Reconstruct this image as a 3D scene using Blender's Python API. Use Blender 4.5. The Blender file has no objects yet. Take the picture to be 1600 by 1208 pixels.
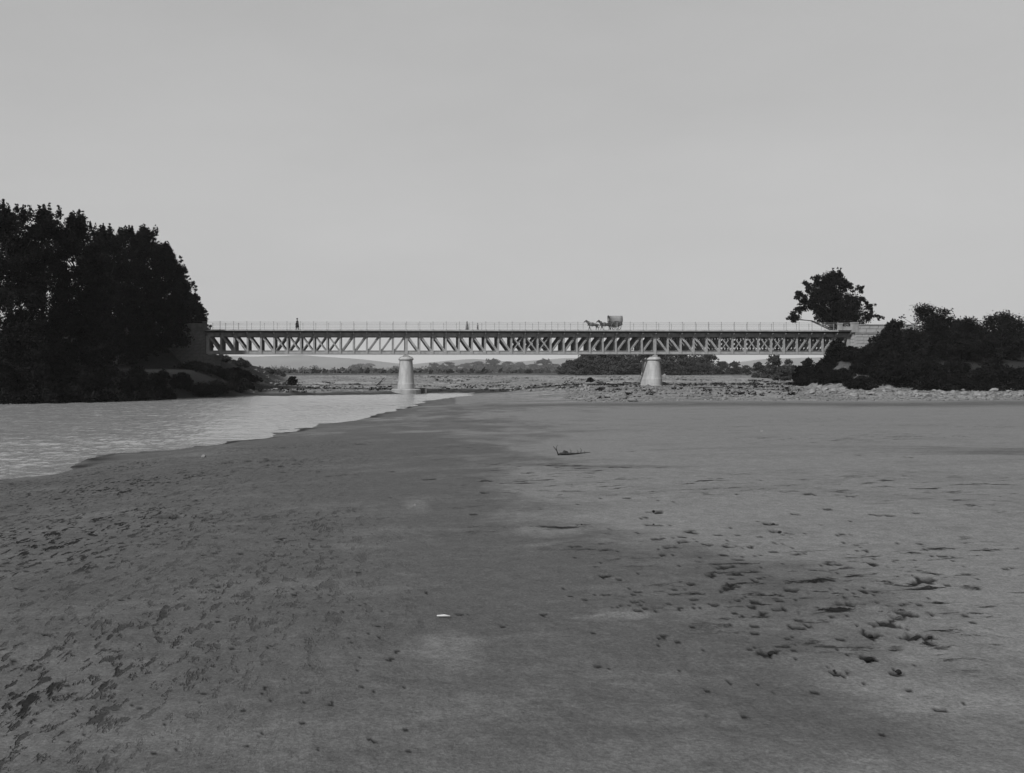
import bpy, bmesh, math, random
import numpy as np
from mathutils import Vector, Matrix

# ------------------------------------------------------------------ camera, sky, sun, exposure
SC = bpy.context.scene
COL = SC.collection
R = math.radians
PSI = R(1.8)            # the camera looks slightly right of square-on to the bridge
CAMZ = 3.55             # above the water
PX, PY = 635.0, 580.0   # principal point / horizon in the 1600 px wide plate
cam_d = bpy.data.cameras.new('camera'); cam = bpy.data.objects.new('camera', cam_d); COL.objects.link(cam)
cam_d.sensor_width = 36.0; cam_d.lens = 36.0
cam_d.shift_x = (800 - PX) / 1600.0; cam_d.shift_y = -(604 - PY) / 1600.0
cam_d.clip_start = 0.1; cam_d.clip_end = 40000
cam.location = (0, 0, CAMZ); cam.rotation_euler = (R(90), 0, -PSI)
SC.camera = cam

SUN_EL, SUN_TH = R(41), R(46)          # height; angle to the left of straight behind the camera
world = bpy.data.worlds.new('World'); SC.world = world; world.use_nodes = True
wn, wl = world.node_tree.nodes, world.node_tree.links
bg = wn['Background']
sky = wn.new('ShaderNodeTexSky'); sky.sky_type = 'NISHITA'; sky.sun_disc = False
sky.sun_elevation = SUN_EL; sky.sun_rotation = R(180) + SUN_TH
sky.air_density = 1.0; sky.dust_density = 2.5; sky.ozone_density = 1.0
bw = wn.new('ShaderNodeRGBToBW'); wl.new(sky.outputs[0], bw.inputs[0]); 
pw = wn.new('ShaderNodeMath'); pw.operation = 'POWER'; pw.inputs[1].default_value = .2     # the plate's flat rendering of the sky
ml = wn.new('ShaderNodeMath'); ml.operation = 'MULTIPLY'; ml.inputs[1].default_value = 2.5
wl.new(bw.outputs[0], pw.inputs[0]); wl.new(pw.outputs[0], ml.inputs[0])
wtc = wn.new('ShaderNodeTexCoord'); wmp = wn.new('ShaderNodeMapping'); wmp.inputs['Scale'].default_value = (1, 1, 3.2); wl.new(wtc.outputs['Generated'], wmp.inputs[0])
wnz = wn.new('ShaderNodeTexNoise'); wnz.inputs['Scale'].default_value = 1.7; wnz.inputs['Detail'].default_value = 7; wnz.inputs['Roughness'].default_value = .55; wl.new(wmp.outputs[0], wnz.inputs[0])
wmr = wn.new('ShaderNodeMapRange'); wmr.inputs[1].default_value = .3; wmr.inputs[2].default_value = .7; wmr.inputs[3].default_value = .94; wmr.inputs[4].default_value = 1.07; wl.new(wnz.outputs[0], wmr.inputs[0])
wm2 = wn.new('ShaderNodeMath'); wm2.operation = 'MULTIPLY'; wl.new(ml.outputs[0], wm2.inputs[0]); wl.new(wmr.outputs[0], wm2.inputs[1]); wl.new(wm2.outputs[0], bg.inputs[0])
bg.inputs[1].default_value = 0.15

sun_d = bpy.data.lights.new('sun', 'SUN'); sun = bpy.data.objects.new('sun', sun_d); COL.objects.link(sun)
sun_d.energy = 5.0; sun_d.angle = R(0.6); sun_d.color = (1, 1, 1)
_sd = Vector((math.sin(SUN_TH) * math.cos(SUN_EL), math.cos(SUN_TH) * math.cos(SUN_EL), -math.sin(SUN_EL)))
sun.rotation_euler = _sd.to_track_quat('-Z', 'Y').to_euler(); sun.location = (-60, -40, 80)

vs = SC.view_settings
vs.view_transform = 'Standard'; vs.look = 'None'; vs.gamma = 1.0; vs.use_curve_mapping = False; vs.exposure = 0.0
SC.cycles.volume_bounces = 1
SC.cycles.max_bounces = 6; SC.cycles.diffuse_bounces = 3; SC.cycles.glossy_bounces = 2; SC.cycles.transparent_max_bounces = 6
SC.cycles.use_denoising = True

# ------------------------------------------------------------------ helpers
rng = np.random.default_rng(7); random.seed(7)
FWD = (math.sin(PSI), math.cos(PSI)); RGT = (math.cos(PSI), -math.sin(PSI))
def ray(px, py):
    u = (px - PX) / 1600; v = (PY - py) / 1600
    return FWD[0] + u * RGT[0], FWD[1] + u * RGT[1], v
def on_y(px, py, Y):                  # point of the plane y = Y
    a, b, c = ray(px, py); t = Y / b
    return Vector((a * t, Y, CAMZ + c * t))
def on_z(px, py, z=0.0):              # point of the level z
    a, b, c = ray(px, py); t = (z - CAMZ) / c
    return Vector((a * t, b * t, z))
def at_d(px, py, d):                  # point at a depth d
    a, b, c = ray(px, py)
    return Vector((a * d, b * d, CAMZ + c * d))
def sstep(a, b, x):
    t = np.clip((x - a) / (b - a), 0, 1); return t * t * (3 - 2 * t)

_perm = np.random.default_rng(3).random((256, 256))
def vnoise(x, y):
    xi = np.floor(x).astype(np.int64); yi = np.floor(y).astype(np.int64)
    fx = x - xi; fy = y - yi; fx = fx * fx * (3 - 2 * fx); fy = fy * fy * (3 - 2 * fy)
    a = _perm[xi & 255, yi & 255]; b = _perm[(xi + 1) & 255, yi & 255]
    c = _perm[xi & 255, (yi + 1) & 255]; d = _perm[(xi + 1) & 255, (yi + 1) & 255]
    return (a * (1 - fx) + b * fx) * (1 - fy) + (c * (1 - fx) + d * fx) * fy
def fbm(x, y, o=4):
    s = 0; a = .5; 
    for k in range(o):
        s = s + a * vnoise(x * 2 ** k + 17.3 * k, y * 2 ** k + 5.1 * k); a *= .5
    return s / (1 - .5 ** o) * 2 - 1

def np_mesh(name, V, F, attrs=None, smooth=False):
    V = np.asarray(V, np.float32); F = np.asarray(F, np.int32)
    me = bpy.data.meshes.new(name); n, k = F.shape
    me.vertices.add(len(V)); me.vertices.foreach_set('co', V.ravel())
    me.loops.add(n * k); me.loops.foreach_set('vertex_index', F.ravel())
    me.polygons.add(n); me.polygons.foreach_set('loop_start', np.arange(0, n * k, k, dtype=np.int32))
    if smooth: me.polygons.foreach_set('use_smooth', np.ones(n, bool))
    for a, val in (attrs or {}).items():
        at = me.attributes.new(a, 'FLOAT', 'POINT'); at.data.foreach_set('value', np.asarray(val, np.float32))
    me.update(); me.validate()
    return me

class MB:
    """collects boxes, bars and tubes into ONE mesh"""
    def __init__(s): s.v = []; s.f = []
    def add(s, vs, fs):
        o = len(s.v); s.v += [tuple(p) for p in vs]; s.f += [tuple(i + o for i in f) for f in fs]; return s
    def box(s, x0, x1, y0, y1, z0, z1):
        return s.add([(x0,y0,z0),(x1,y0,z0),(x1,y1,z0),(x0,y1,z0),(x0,y0,z1),(x1,y0,z1),(x1,y1,z1),(x0,y1,z1)],
                     [(0,3,2,1),(4,5,6,7),(0,1,5,4),(1,2,6,5),(2,3,7,6),(3,0,4,7)])
    def bar(s, a, b, w, d, up=(0, 1, 0)):      # w across, d along 'up'
        a = Vector(a); b = Vector(b); t = (b - a).normalized(); u = Vector(up); u = (u - t * u.dot(t)).normalized(); c = t.cross(u)
        pts = []
        for p in (a, b):
            for i, j in ((-1,-1),(1,-1),(1,1),(-1,1)): pts.append(p + c * (w / 2 * i) + u * (d / 2 * j))
        return s.add(pts, [(0,1,2,3)[::-1],(4,5,6,7),(0,1,5,4),(1,2,6,5),(2,3,7,6),(3,0,4,7)])
    def tube(s, pts, rad, n=8, cap=True):
        pts = [Vector(p) for p in pts]; rad = [rad] * len(pts) if isinstance(rad, (int, float)) else rad
        base = len(s.v); ref = Vector((.31, .83, .2))
        for i, p in enumerate(pts):
            t = (pts[min(i + 1, len(pts) - 1)] - pts[max(i - 1, 0)]).normalized()
            u = (ref - t * ref.dot(t)); u = (u if u.length > 1e-4 else Vector((1, 0, 0))).normalized(); c = t.cross(u)
            for k in range(n):
                a = 2 * math.pi * k / n; s.v.append(tuple(p + (u * math.cos(a) + c * math.sin(a)) * rad[i]))
        for i in range(len(pts) - 1):
            for k in range(n):
                s.f.append((base + i*n + k, base + i*n + (k+1) % n, base + (i+1)*n + (k+1) % n, base + (i+1)*n + k))
        if cap:
            s.f.append(tuple(base + k for k in range(n))[::-1]); s.f.append(tuple(base + (len(pts)-1)*n + k for k in range(n)))
        return s
    def rings(s, rings, cap=True):             # loft of equal rings
        base = len(s.v); n = len(rings[0])
        for r_ in rings: s.v += [tuple(p) for p in r_]
        for i in range(len(rings) - 1):
            for k in range(n):
                s.f.append((base + i*n + k, base + i*n + (k+1) % n, base + (i+1)*n + (k+1) % n, base + (i+1)*n + k))
        if cap:
            s.f.append(tuple(base + k for k in range(n))[::-1]); s.f.append(tuple(base + (len(rings)-1)*n + k for k in range(n)))
        return s
    def mesh(s, name, smooth=False):
        me = bpy.data.meshes.new(name); me.from_pydata(s.v, [], s.f); me.update()
        if smooth: me.polygons.foreach_set('use_smooth', np.ones(len(me.polygons), bool))
        return me
    def build(s, name, mat, parent=None, smooth=False):
        return obj(name, s.mesh(name, smooth), mat, parent)

def obj(name, me, mat=None, parent=None, loc=None):
    o = bpy.data.objects.new(name, me); COL.objects.link(o)
    if mat is not None and me is not None and not me.materials: me.materials.append(mat)
    if parent: o.parent = parent
    if loc is not None: o.location = loc
    return o
def tag(o, label=None, cat=None, group=None, kind=None):
    if label: o['label'] = label
    if cat: o['category'] = cat
    if group: o['group'] = group
    if kind: o['kind'] = kind
    return o
def thing(name, label, cat, loc=(0, 0, 0), rz=0.0, group=None):
    o = obj(name, None); o.location = loc; o.rotation_euler = (0, 0, rz); o.empty_display_size = .3
    return tag(o, label, cat, group)
KIDS = {}
def copy_tree(o, parent=None):
    c = o.copy(); COL.objects.link(c); c.parent = parent
    for ch in list(o.children): copy_tree(ch, c)
    return c

def skin_mesh(name, V, E, rad, sub=2):
    me = bpy.data.meshes.new('t'); me.from_pydata([tuple(v) for v in V], E, [])
    o = bpy.data.objects.new('t', me); COL.objects.link(o)
    m = o.modifiers.new('skin', 'SKIN'); m.use_smooth_shade = True; m.branch_smoothing = .3
    for i, d in enumerate(me.skin_vertices[0].data):
        r = rad[i]; d.radius = (r, r) if isinstance(r, (int, float)) else r; d.use_root = (i == 0)
    s = o.modifiers.new('sub', 'SUBSURF'); s.levels = sub; s.render_levels = sub
    dg = bpy.context.evaluated_depsgraph_get(); dg.update()
    out = bpy.data.meshes.new_from_object(o.evaluated_get(dg)); out.name = name
    bpy.data.objects.remove(o); bpy.data.meshes.remove(me)
    return out

# ------------------------------------------------------------------ materials (the plate is monochrome: all greys)
def G(v): return (v, v, v, 1)
MAT = {}
def mat(name, v, rough=.85, vary=.25, scale=3.0, bump=0.0, bscale=20.0, spec=.08, metal=0.0, detail=5, coord='Object', stretch=(1, 1, 1)):
    m = bpy.data.materials.new(name); m.use_nodes = True; n, l = m.node_tree.nodes, m.node_tree.links
    b = n['Principled BSDF']; b.inputs['Roughness'].default_value = rough; b.inputs['Metallic'].default_value = metal
    b.inputs['Specular IOR Level'].default_value = spec
    tc = n.new('ShaderNodeTexCoord'); mp = n.new('ShaderNodeMapping'); mp.inputs['Scale'].default_value = stretch
    l.new(tc.outputs[coord], mp.inputs[0])
    nz = n.new('ShaderNodeTexNoise'); nz.inputs['Scale'].default_value = scale; nz.inputs['Detail'].default_value = detail; nz.inputs['Roughness'].default_value = .6
    l.new(mp.outputs[0], nz.inputs[0])
    cr = n.new('ShaderNodeValToRGB'); cr.color_ramp.elements[0].position = .3; cr.color_ramp.elements[1].position = .72
    cr.color_ramp.elements[0].color = G(v * (1 - vary)); cr.color_ramp.elements[1].color = G(v * (1 + vary))
    l.new(nz.outputs[0], cr.inputs[0]); l.new(cr.outputs[0], b.inputs['Base Color'])
    if bump:
        n2 = n.new('ShaderNodeTexNoise'); n2.inputs['Scale'].default_value = bscale; n2.inputs['Detail'].default_value = 6
        l.new(mp.outputs[0], n2.inputs[0]); bp = n.new('ShaderNodeBump'); bp.inputs['Strength'].default_value = bump; bp.inputs['Distance'].default_value = .05
        l.new(n2.outputs[0], bp.inputs['Height']); l.new(bp.outputs[0], b.inputs['Normal'])
    MAT[name] = m; return m
mat('iron', .22, .8, .25, 1.3, .1, 30, spec=.06)
mat('iron_dark', .05, .8, .3, 2, spec=.05)
mat('deck_stone', .24, .9, .25, 1.2, .2, 10)
mat('pier_stone', .29, .9, .24, 1.6, .4, 9, stretch=(1, 1, .3))
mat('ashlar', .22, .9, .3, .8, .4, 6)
mat('shaded_ashlar', .09, .95, .45, .9, .5, 6)  # stone colour darkened to carry the tree shade over the left abutment
mat('mortar', .12, .95, .2, 2)
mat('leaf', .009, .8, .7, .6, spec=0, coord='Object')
mat('leaf_pale', .03, .9, .5, .5, spec=0)
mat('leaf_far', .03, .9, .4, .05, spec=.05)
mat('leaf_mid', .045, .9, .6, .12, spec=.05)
mat('bark', .03, .95, .4, 2, .5, 12)
mat('boulder', .15, .95, .4, .9, .5, 5)
mat('pebble', .125, .95, .45, .35, .3, 8)
mat('clod', .016, .95, .5, 12, .5, 40, spec=.1)
mat('driftwood', .03, .95, .5, 9, .4, 30)
mat('pale_wood', .42, .9, .2, 9)
mat('hill', .09, 1, .3, .004, spec=0)
mat('cloth_black', .012, .95, .3, 6, spec=.1)
mat('cloth_grey', .11, .95, .3, 6, spec=.1)
mat('skin', .28, .7, .1, 9)
mat('hair', .015, .8, .2, 20)
mat('horse_grey', .06, .75, .5, 3)
mat('horse_bay', .03, .75, .5, 3)
mat('mane', .012, .8, .2, 10)
mat('leather', .02, .6, .2, 9)
mat('canvas', .18, .95, .18, 2.5, .2, 18)
mat('cart_wood', .03, .85, .35, 4, .2, 20, stretch=(1, 1, 4))
mat('wheel_wood', .08, .8, .3, 4)

# masonry courses on the round pier (joints are finer than can be built at this distance)
def pier_courses(m, course=.42):
    n, l = m.node_tree.nodes, m.node_tree.links; b = n['Principled BSDF']
    tc = n.new('ShaderNodeTexCoord'); sx = n.new('ShaderNodeSeparateXYZ'); l.new(tc.outputs['Object'], sx.inputs[0])
    d = n.new('ShaderNodeMath'); d.operation = 'DIVIDE'; d.inputs[1].default_value = course; l.new(sx.outputs[2], d.inputs[0])
    fr = n.new('ShaderNodeMath'); fr.operation = 'FRACT'; l.new(d.outputs[0], fr.inputs[0])
    gt = n.new('ShaderNodeMath'); gt.operation = 'GREATER_THAN'; gt.inputs[1].default_value = .07; l.new(fr.outputs[0], gt.inputs[0])
    bp = n.new('ShaderNodeBump'); bp.inputs['Strength'].default_value = .5; bp.inputs['Distance'].default_value = .03
    l.new(gt.outputs[0], bp.inputs['Height'])
    old = b.inputs['Normal'].links[0].from_node if b.inputs['Normal'].links else None
    if old: l.new(old.outputs[0], bp.inputs['Normal'])
    l.new(bp.outputs[0], b.inputs['Normal'])
    src = b.inputs['Base Color'].links[0].from_socket
    mx = n.new('ShaderNodeMix'); mx.data_type = 'RGBA'; mx.inputs[6].default_value = G(.27); l.new(gt.outputs[0], mx.inputs[0])
    l.new(src, mx.inputs[7]); l.new(mx.outputs[2], b.inputs['Base Color'])
pier_courses(MAT['pier_stone'])

def sand_material():
    m = bpy.data.materials.new('riverbed_sand'); m.use_nodes = True; n, l = m.node_tree.nodes, m.node_tree.links
    b = n['Principled BSDF']; b.inputs['Specular IOR Level'].default_value = .02
    def noise(scale, detail=6, rough=.6, st=(1, 1, 1), rot=0, dist=0):
        tc = n.new('ShaderNodeTexCoord'); mp = n.new('ShaderNodeMapping'); mp.inputs['Scale'].default_value = st; mp.inputs['Rotation'].default_value = (0, 0, rot)
        l.new(tc.outputs['Object'], mp.inputs[0]); z = n.new('ShaderNodeTexNoise'); z.inputs['Scale'].default_value = scale
        z.inputs['Detail'].default_value = detail; z.inputs['Roughness'].default_value = rough; z.inputs['Distortion'].default_value = dist
        l.new(mp.outputs[0], z.inputs[0]); return z.outputs[0]
    def attr(a):
        x = n.new('ShaderNodeAttribute'); x.attribute_name = a; return x.outputs['Fac']
    def math_(op, a, c=None, clamp=False):
        x = n.new('ShaderNodeMath'); x.operation = op; x.use_clamp = clamp
        for i, s in enumerate((a, c)):
            if s is None: continue
            if isinstance(s, (int, float)): x.inputs[i].default_value = s
            else: l.new(s, x.inputs[i])
        return x.outputs[0]
    def mix(f, a, c):
        x = n.new('ShaderNodeMix'); x.data_type = 'RGBA'; l.new(f, x.inputs[0])
        for i, s in ((6, a), (7, c)):
            if isinstance(s, float): x.inputs[i].default_value = G(s)
            else: l.new(s, x.inputs[i])
        return x.outputs[2]
    wet, grav, soil = attr('wet'), attr('gravel'), attr('soil')
    def thr(v, a, c):
        x = n.new('ShaderNodeMapRange'); x.interpolation_type = 'SMOOTHSTEP'; x.inputs[1].default_value = a; x.inputs[2].default_value = c; l.new(v, x.inputs[0]); return x.outputs[0]
    d1 = math_('MULTIPLY', thr(noise(5.6, 4, .62, (1, .30, 1), R(-14), .15), .58, .655), attr('drag'))
    d2_ = math_('MULTIPLY', thr(noise(11, 4, .62, (1, .36, 1), R(-18), .1), .55, .63), attr('drag'))
    d3 = math_('MULTIPLY', thr(noise(3.2, 7, .72, (.5, 1, 1), R(24), .3), .57, .66), attr('scuff'))
    marks = math_('MAXIMUM', math_('MAXIMUM', d1, math_('MULTIPLY', d2_, .8)), d3)
    dark = math_('MAXIMUM', attr('dark'), math_('MULTIPLY', marks, 1.35, True))
    dark = math_('MINIMUM', dark, .93)
    # moisture, broken up by patches
    w2 = math_('ADD', wet, math_('ADD', math_('MULTIPLY', math_('SUBTRACT', noise(.55, 8, .75), .5), 1.5), math_('MULTIPLY', math_('SUBTRACT', noise(1.0, 7, .68, (.3, 1, 1), R(25), .8), .5), 1.7)), True)
    sand = mix(w2, .130, .068)
    # fine mottle
    mot = math_('ADD', 1.0, math_('MULTIPLY', math_('SUBTRACT', noise(5, 9, .78), .5), 1.0))
    gr_ = math_('ADD', 1.0, math_('ADD', math_('MULTIPLY', math_('SUBTRACT', noise(40, 4, .8), .5), 1.5), math_('MULTIPLY', math_('SUBTRACT', noise(13, 3, .7), .5), .5)))
    gcol = n.new('ShaderNodeValToRGB'); gcol.color_ramp.elements[0].color = G(.045); gcol.color_ramp.elements[1].color = G(.24)
    gcol.color_ramp.elements[0].position = .40; gcol.color_ramp.elements[1].position = .58; l.new(math_('ADD', math_('MULTIPLY', noise(1.4, 6, .75), .6), math_('MULTIPLY', noise(.16, 6, .7, (.35, 1, 1)), .4)), gcol.inputs[0])
    col = mix(grav, sand, gcol.outputs[0])
    col = mix(dark, col, .010)
    scol = mix(noise(.6), .012, .035)
    col = mix(soil, col, scol)
    mul = n.new('ShaderNodeMix'); mul.data_type = 'RGBA'; mul.blend_type = 'MULTIPLY'; mul.inputs[0].default_value = 1
    l.new(col, mul.inputs[6]); l.new(math_('MULTIPLY', mot, gr_), mul.inputs[7]); l.new(mul.outputs[2], b.inputs['Base Color'])
    rough = math_('SUBTRACT', .95, math_('MULTIPLY', w2, .25)); l.new(rough, b.inputs['Roughness'])
    h = math_('ADD', math_('MULTIPLY', noise(9, 8, .65), .6), math_('MULTIPLY', noise(3.2, 5, .6, (1, .4, 1), R(-12), .2), .35))
    h = math_('SUBTRACT', h, math_('MULTIPLY', marks, .8))
    h = math_('ADD', h, math_('MULTIPLY', noise(2.2, 6, .75), math_('MULTIPLY', grav, 5.0)))
    bp = n.new('ShaderNodeBump'); bp.inputs['Strength'].default_value = .8; bp.inputs['Distance'].default_value = .05
    l.new(h, bp.inputs['Height']); l.new(bp.outputs[0], b.inputs['Normal'])
    MAT['sand'] = m
sand_material()

def water_material():
    m = bpy.data.materials.new('river_water'); m.use_nodes = True; n, l = m.node_tree.nodes, m.node_tree.links
    b = n['Principled BSDF']; b.inputs['Base Color'].default_value = G(.21); b.inputs['Roughness'].default_value = .16; b.inputs['IOR'].default_value = 1.33
    tc = n.new('ShaderNodeTexCoord'); mp = n.new('ShaderNodeMapping'); mp.inputs['Scale'].default_value = (1, .55, 1); mp.inputs['Rotation'].default_value = (0, 0, R(10))
    l.new(tc.outputs['Object'], mp.inputs[0])
    prev = None
    for sc_, st, di in ((1.1, .9, .22), (4.0, .7, .06), (.18, .6, .5)):
        z = n.new('ShaderNodeTexNoise'); z.inputs['Scale'].default_value = sc_; z.inputs['Detail'].default_value = 4; l.new(mp.outputs[0], z.inputs[0])
        bp = n.new('ShaderNodeBump'); bp.inputs['Strength'].default_value = st; bp.inputs['Distance'].default_value = di; l.new(z.outputs[0], bp.inputs['Height'])
        if prev: l.new(prev.outputs[0], bp.inputs['Normal'])
        prev = bp
    l.new(prev.outputs[0], b.inputs['Normal']); MAT['water'] = m
water_material()

# ------------------------------------------------------------------ bridge measures
DECK = CAMZ + (PY - 515.5) / 1600 * 160           # about 10.0
YR0, YR1 = 160.0, 166.0                            # railings
YT = [160.9, 162.3, 163.7, 165.1]                  # four trusses
XP1 = on_y(635, 580, YT[0]).x; XP2 = on_y(1023, 580, YT[0]).x
PAN = (XP2 - XP1) / 19.0
XA, XB = XP1 - 15 * PAN, XP2 + 15 * PAN            # the two ends
ZB = CAMZ + (PY - 553.3) / 1600 * 160.5            # underside of the trusses
ZT = DECK - .42                                    # top of the trusses

# ------------------------------------------------------------------ ground
SH = sorted([(on_z(p, q).y, on_z(p, q).x) for p, q in ((45, 745), (200, 712), (350, 689), (470, 672), (520, 662), (600, 645), (690, 624), (745, 614.8))])
SHY = np.array([-400, -40, 0] + [a for a, b in SH] + [400.]); SHX = np.array([-130, -36, -23] + [b for a, b in SH] + [SH[-1][1] + 30])
FB = sorted([(on_z(p, q).x, on_z(p, q).y) for p, q in ((40, 629), (170, 625), (300, 621.5), (400, 618.5), (520, 617.5), (610, 616), (700, 614.5), (800, 613.5))])
FBX = np.array([-900., -120] + [a for a, b in FB] + [400.]); FBY = np.array([10., 78] + [b for a, b in FB] + [FB[-1][1] + 30])
PITS = []
def heights(x, y):
    r = np.hypot(x, y)
    shx = np.interp(y, SHY, SHX) + fbm(y * .12, x * 0 + 3.3, 4) * np.clip(r * .03, .3, 1.6) + fbm(x * .35, y * .22, 4) * 1.5
    s = (x - shx) * .97
    amp = .28 + 1.45 * (1 - sstep(14, 75, y)) 
    zs = amp * (1 - np.exp(-np.maximum(s, 0) / 14)) + .02 * np.minimum(s, 8)
    fby = np.interp(x, FBX, FBY) + fbm(x * .15, y * 0 + 9.1, 4) * 1.2
    d2 = y - fby
    zf = .5 * (1 - np.exp(-np.maximum(d2, 0) / 5)) + 1.5 * sstep(5, 105, d2) + .02 * np.minimum(d2, 6)
    zf = zf + fbm(x * .06, y * .06, 3) * .3 * sstep(10, 60, d2)
    wl = (1 - sstep(-27, -17, x)) * (1 - sstep(185, 260, y))                                     # left bank
    zf = zf + wl * (3.2 * sstep(0, 9, d2) + 1.2 * sstep(10, 40, d2))
    # gravel bar rising under the right half of the bridge
    gb = sstep(88, 128, y + .05 * x) * sstep(18, 34, x)
    zs = np.where(s > 0, zs + gb * (.55 + .5 * sstep(110, 200, y)), zs)
    rb = sstep(-1.5, 4.5, x - .438 * y + fbm(x * .2, y * .2, 2)) * (1 - sstep(175, 215, y))                          # right bank with the bushes
    zs = zs + rb * sstep(129, 147, y + (x - 66) * .04) * 4.0 * sstep(0, 1, s)
    z = np.where((s <= 0) & (d2 <= 0), np.maximum(zs, zf), np.maximum(np.where(s > 0, zs, -9), np.where(d2 > 0, zf, -9)))
    # road embankments behind both abutments
    rid = np.clip((15.5 - np.abs(y - 163)) / 11.0, 0, 1)
    left = sstep(XA - 3, XA - 9, x) if False else 1 - sstep(XA - 9, XA - 3, x)
    right = sstep(XB + 3, XB + 9, x)
    emb = (DECK - .15) * rid
    z = np.maximum(z, np.where(rid > 0, emb * np.maximum(left, right) + (1 - np.maximum(left, right)) * z, z))
    z = np.maximum(z, -1.0)
    z = z - 3.0 * sstep(2500, 9000, r)                               # let the plain sink below the hills
    return z, s, d2, r

def ground():
    az = np.concatenate([np.arange(-180, -30, 5), np.arange(-30, -24, .5), np.arange(-24, 38, .155), np.arange(38, 45, .5), np.arange(45, 180, 5)])
    rr = [1.2]
    while rr[-1] < 9000:
        q = rr[-1]; rr.append(q * (1.0075 if q < 60 else 1.006 if q < 210 else 1.02 if q < 800 else 1.05))
    rr = np.array(rr)
    A, Q = np.meshgrid(np.radians(az) + PSI, rr); x = np.sin(A) * Q; y = np.cos(A) * Q
    nr, na = x.shape; x = x.ravel(); y = y.ravel()
    z, s, d2, r = heights(x, y)
    sand = (s > 0) & (y < 150)
    # relief: low swells, drag ripples along the stream, small lumps
    c, sn = math.cos(R(12)), math.sin(R(12)); xa = x * c - y * sn; ya = x * sn + y * c
    fade = np.clip(40 / np.maximum(r, 1), 0, 1)
    rel = fbm(x * .35, y * .35, 3) * .045 + fbm(xa * 2.2, ya * .5, 3) * .030 * np.clip((2 - x) / 6, .25, 1) * fade + fbm(x * 3.5, y * 3.5, 3) * .014 * fade
    rough = sstep(.05, .5, fbm(x * .12 + 4, y * .12, 3) + .35 * np.clip((-x - 1) / 5, -1, 1))
    rel = rel + (np.abs(fbm(xa * 3.6, ya * 1.3, 3)) - .25) * .05 * rough * fade
    shore = sstep(0, 3, s)
    dark = np.zeros_like(x)
    # dark holes and scuffs in the silt
    near = (r < 45)
    for (hx, hy, hr, el, rot, dep) in PITS:
        k = near & (np.abs(x - hx) < hr * 4) & (np.abs(y - hy) < hr * 4)
        if not k.any(): continue
        dx, dy = x[k] - hx, y[k] - hy; ca, sa = math.cos(rot), math.sin(rot)
        wob = 1 + .95 * fbm(x[k] * 1.1 / hr + hx, y[k] * 1.1 / hr, 3)
        q = np.hypot((dx * ca + dy * sa) / el, -dx * sa + dy * ca) / hr * wob
        rel[k] += -dep * np.exp(-(q * 1.1) ** 2) + dep * .4 * np.exp(-((q - 1.5) / .45) ** 2)
        dark[k] = np.maximum(dark[k], 1.0 * (1 - sstep(.85, 1.2, q)))
    z = z + np.where(sand, rel * shore, (fbm(x * .8, y * .8, 3) * .12 + fbm(x * .13, y * .07, 4) * .55 * sstep(6, 25, d2) * (1 - sstep(90, 150, d2))) * np.clip(d2, 0, 1) * (r < 600))
    # where dragged weed and scuffs mark the silt
    drag = (1 - sstep(-4.5, 1.5, x - .03 * (y - 8))) * (1 - sstep(30, 50, r)) * sand * (.35 + .65 * sstep(-.25, .35, fbm(x * .35, y * .2, 3)))
    scuff = sstep(.3, 3, x) * (1 - sstep(45, 85, y)) * sstep(5, 8, r) * sand * sstep(-.1, .4, fbm(x * .22 + 2, y * .22, 3)) 
    # black strips coloured along the foot of the far gravel
    for pts in (((655, 612), (790, 610)), ((885, 611.5), (935, 609)), ((1105, 613), (1180, 615), (1240, 617)), ((1165, 610.5), (1255, 604)), ((395, 609), (480, 613)), ((500, 604), (622, 606)), ((575, 612.5), (622, 612.5))):
        W = [at_d(a, b, min(1600 * (CAMZ - .45) / (b - PY), 190)) for a, b in pts]
        for p, q in zip(W[:-1], W[1:]):
            ex, ey = q.x - p.x, q.y - p.y; t = np.clip(((x - p.x) * ex + (y - p.y) * ey) / (ex * ex + ey * ey), 0, 1); d = np.hypot(x - p.x - ex * t, (y - p.y - ey * t) * .8)
            dark = np.maximum(dark, .93 * (1 - sstep(.9, 2.2, d + fbm(x * .25, y * .25, 3) * 1.6)))
    # signed distance to the edge of the dry sand (dry on the right of it)
    best = np.full_like(x, 1e9); sign = np.ones_like(x)
    for (p, q) in zip(DRY[:-1], DRY[1:]):
        ex, ey = q.x - p.x, q.y - p.y; L = ex * ex + ey * ey
        t = np.clip(((x - p.x) * ex + (y - p.y) * ey) / L, 0, 1); dx = x - p.x - ex * t; dy = y - p.y - ey * t; d = np.hypot(dx, dy)
        cr = ex * (y - p.y) - ey * (x - p.x); upd = d < best; best = np.where(upd, d, best); sign = np.where(upd, np.sign(cr), sign)
    sd = best * sign / np.maximum(r * .10, 1.3)
    wet = 1 - sstep(-1, 1.1, sd + fbm(x * .35, y * .2, 5) * 1.6 + fbm(x * 1.1, y * .6, 4) * 1.1)
    streak = fbm((x * .85 - y * .53) * .06, (x * .53 + y * .85) * .5, 4)
    wet = np.maximum(wet, .85 * sstep(.12, .45, streak) * sstep(4, 10, r) * (1 - sstep(22, 34, y)))
    wet = wet * (1 - .3 * (1 - sstep(4.4, 7.5, r + fbm(x * .5, y * .5, 3) * 2)))
    wet = np.clip(wet + fbm(x * .16 + 7, y * .16, 5) * .55 * (wet > .02), 0, 1)
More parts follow.
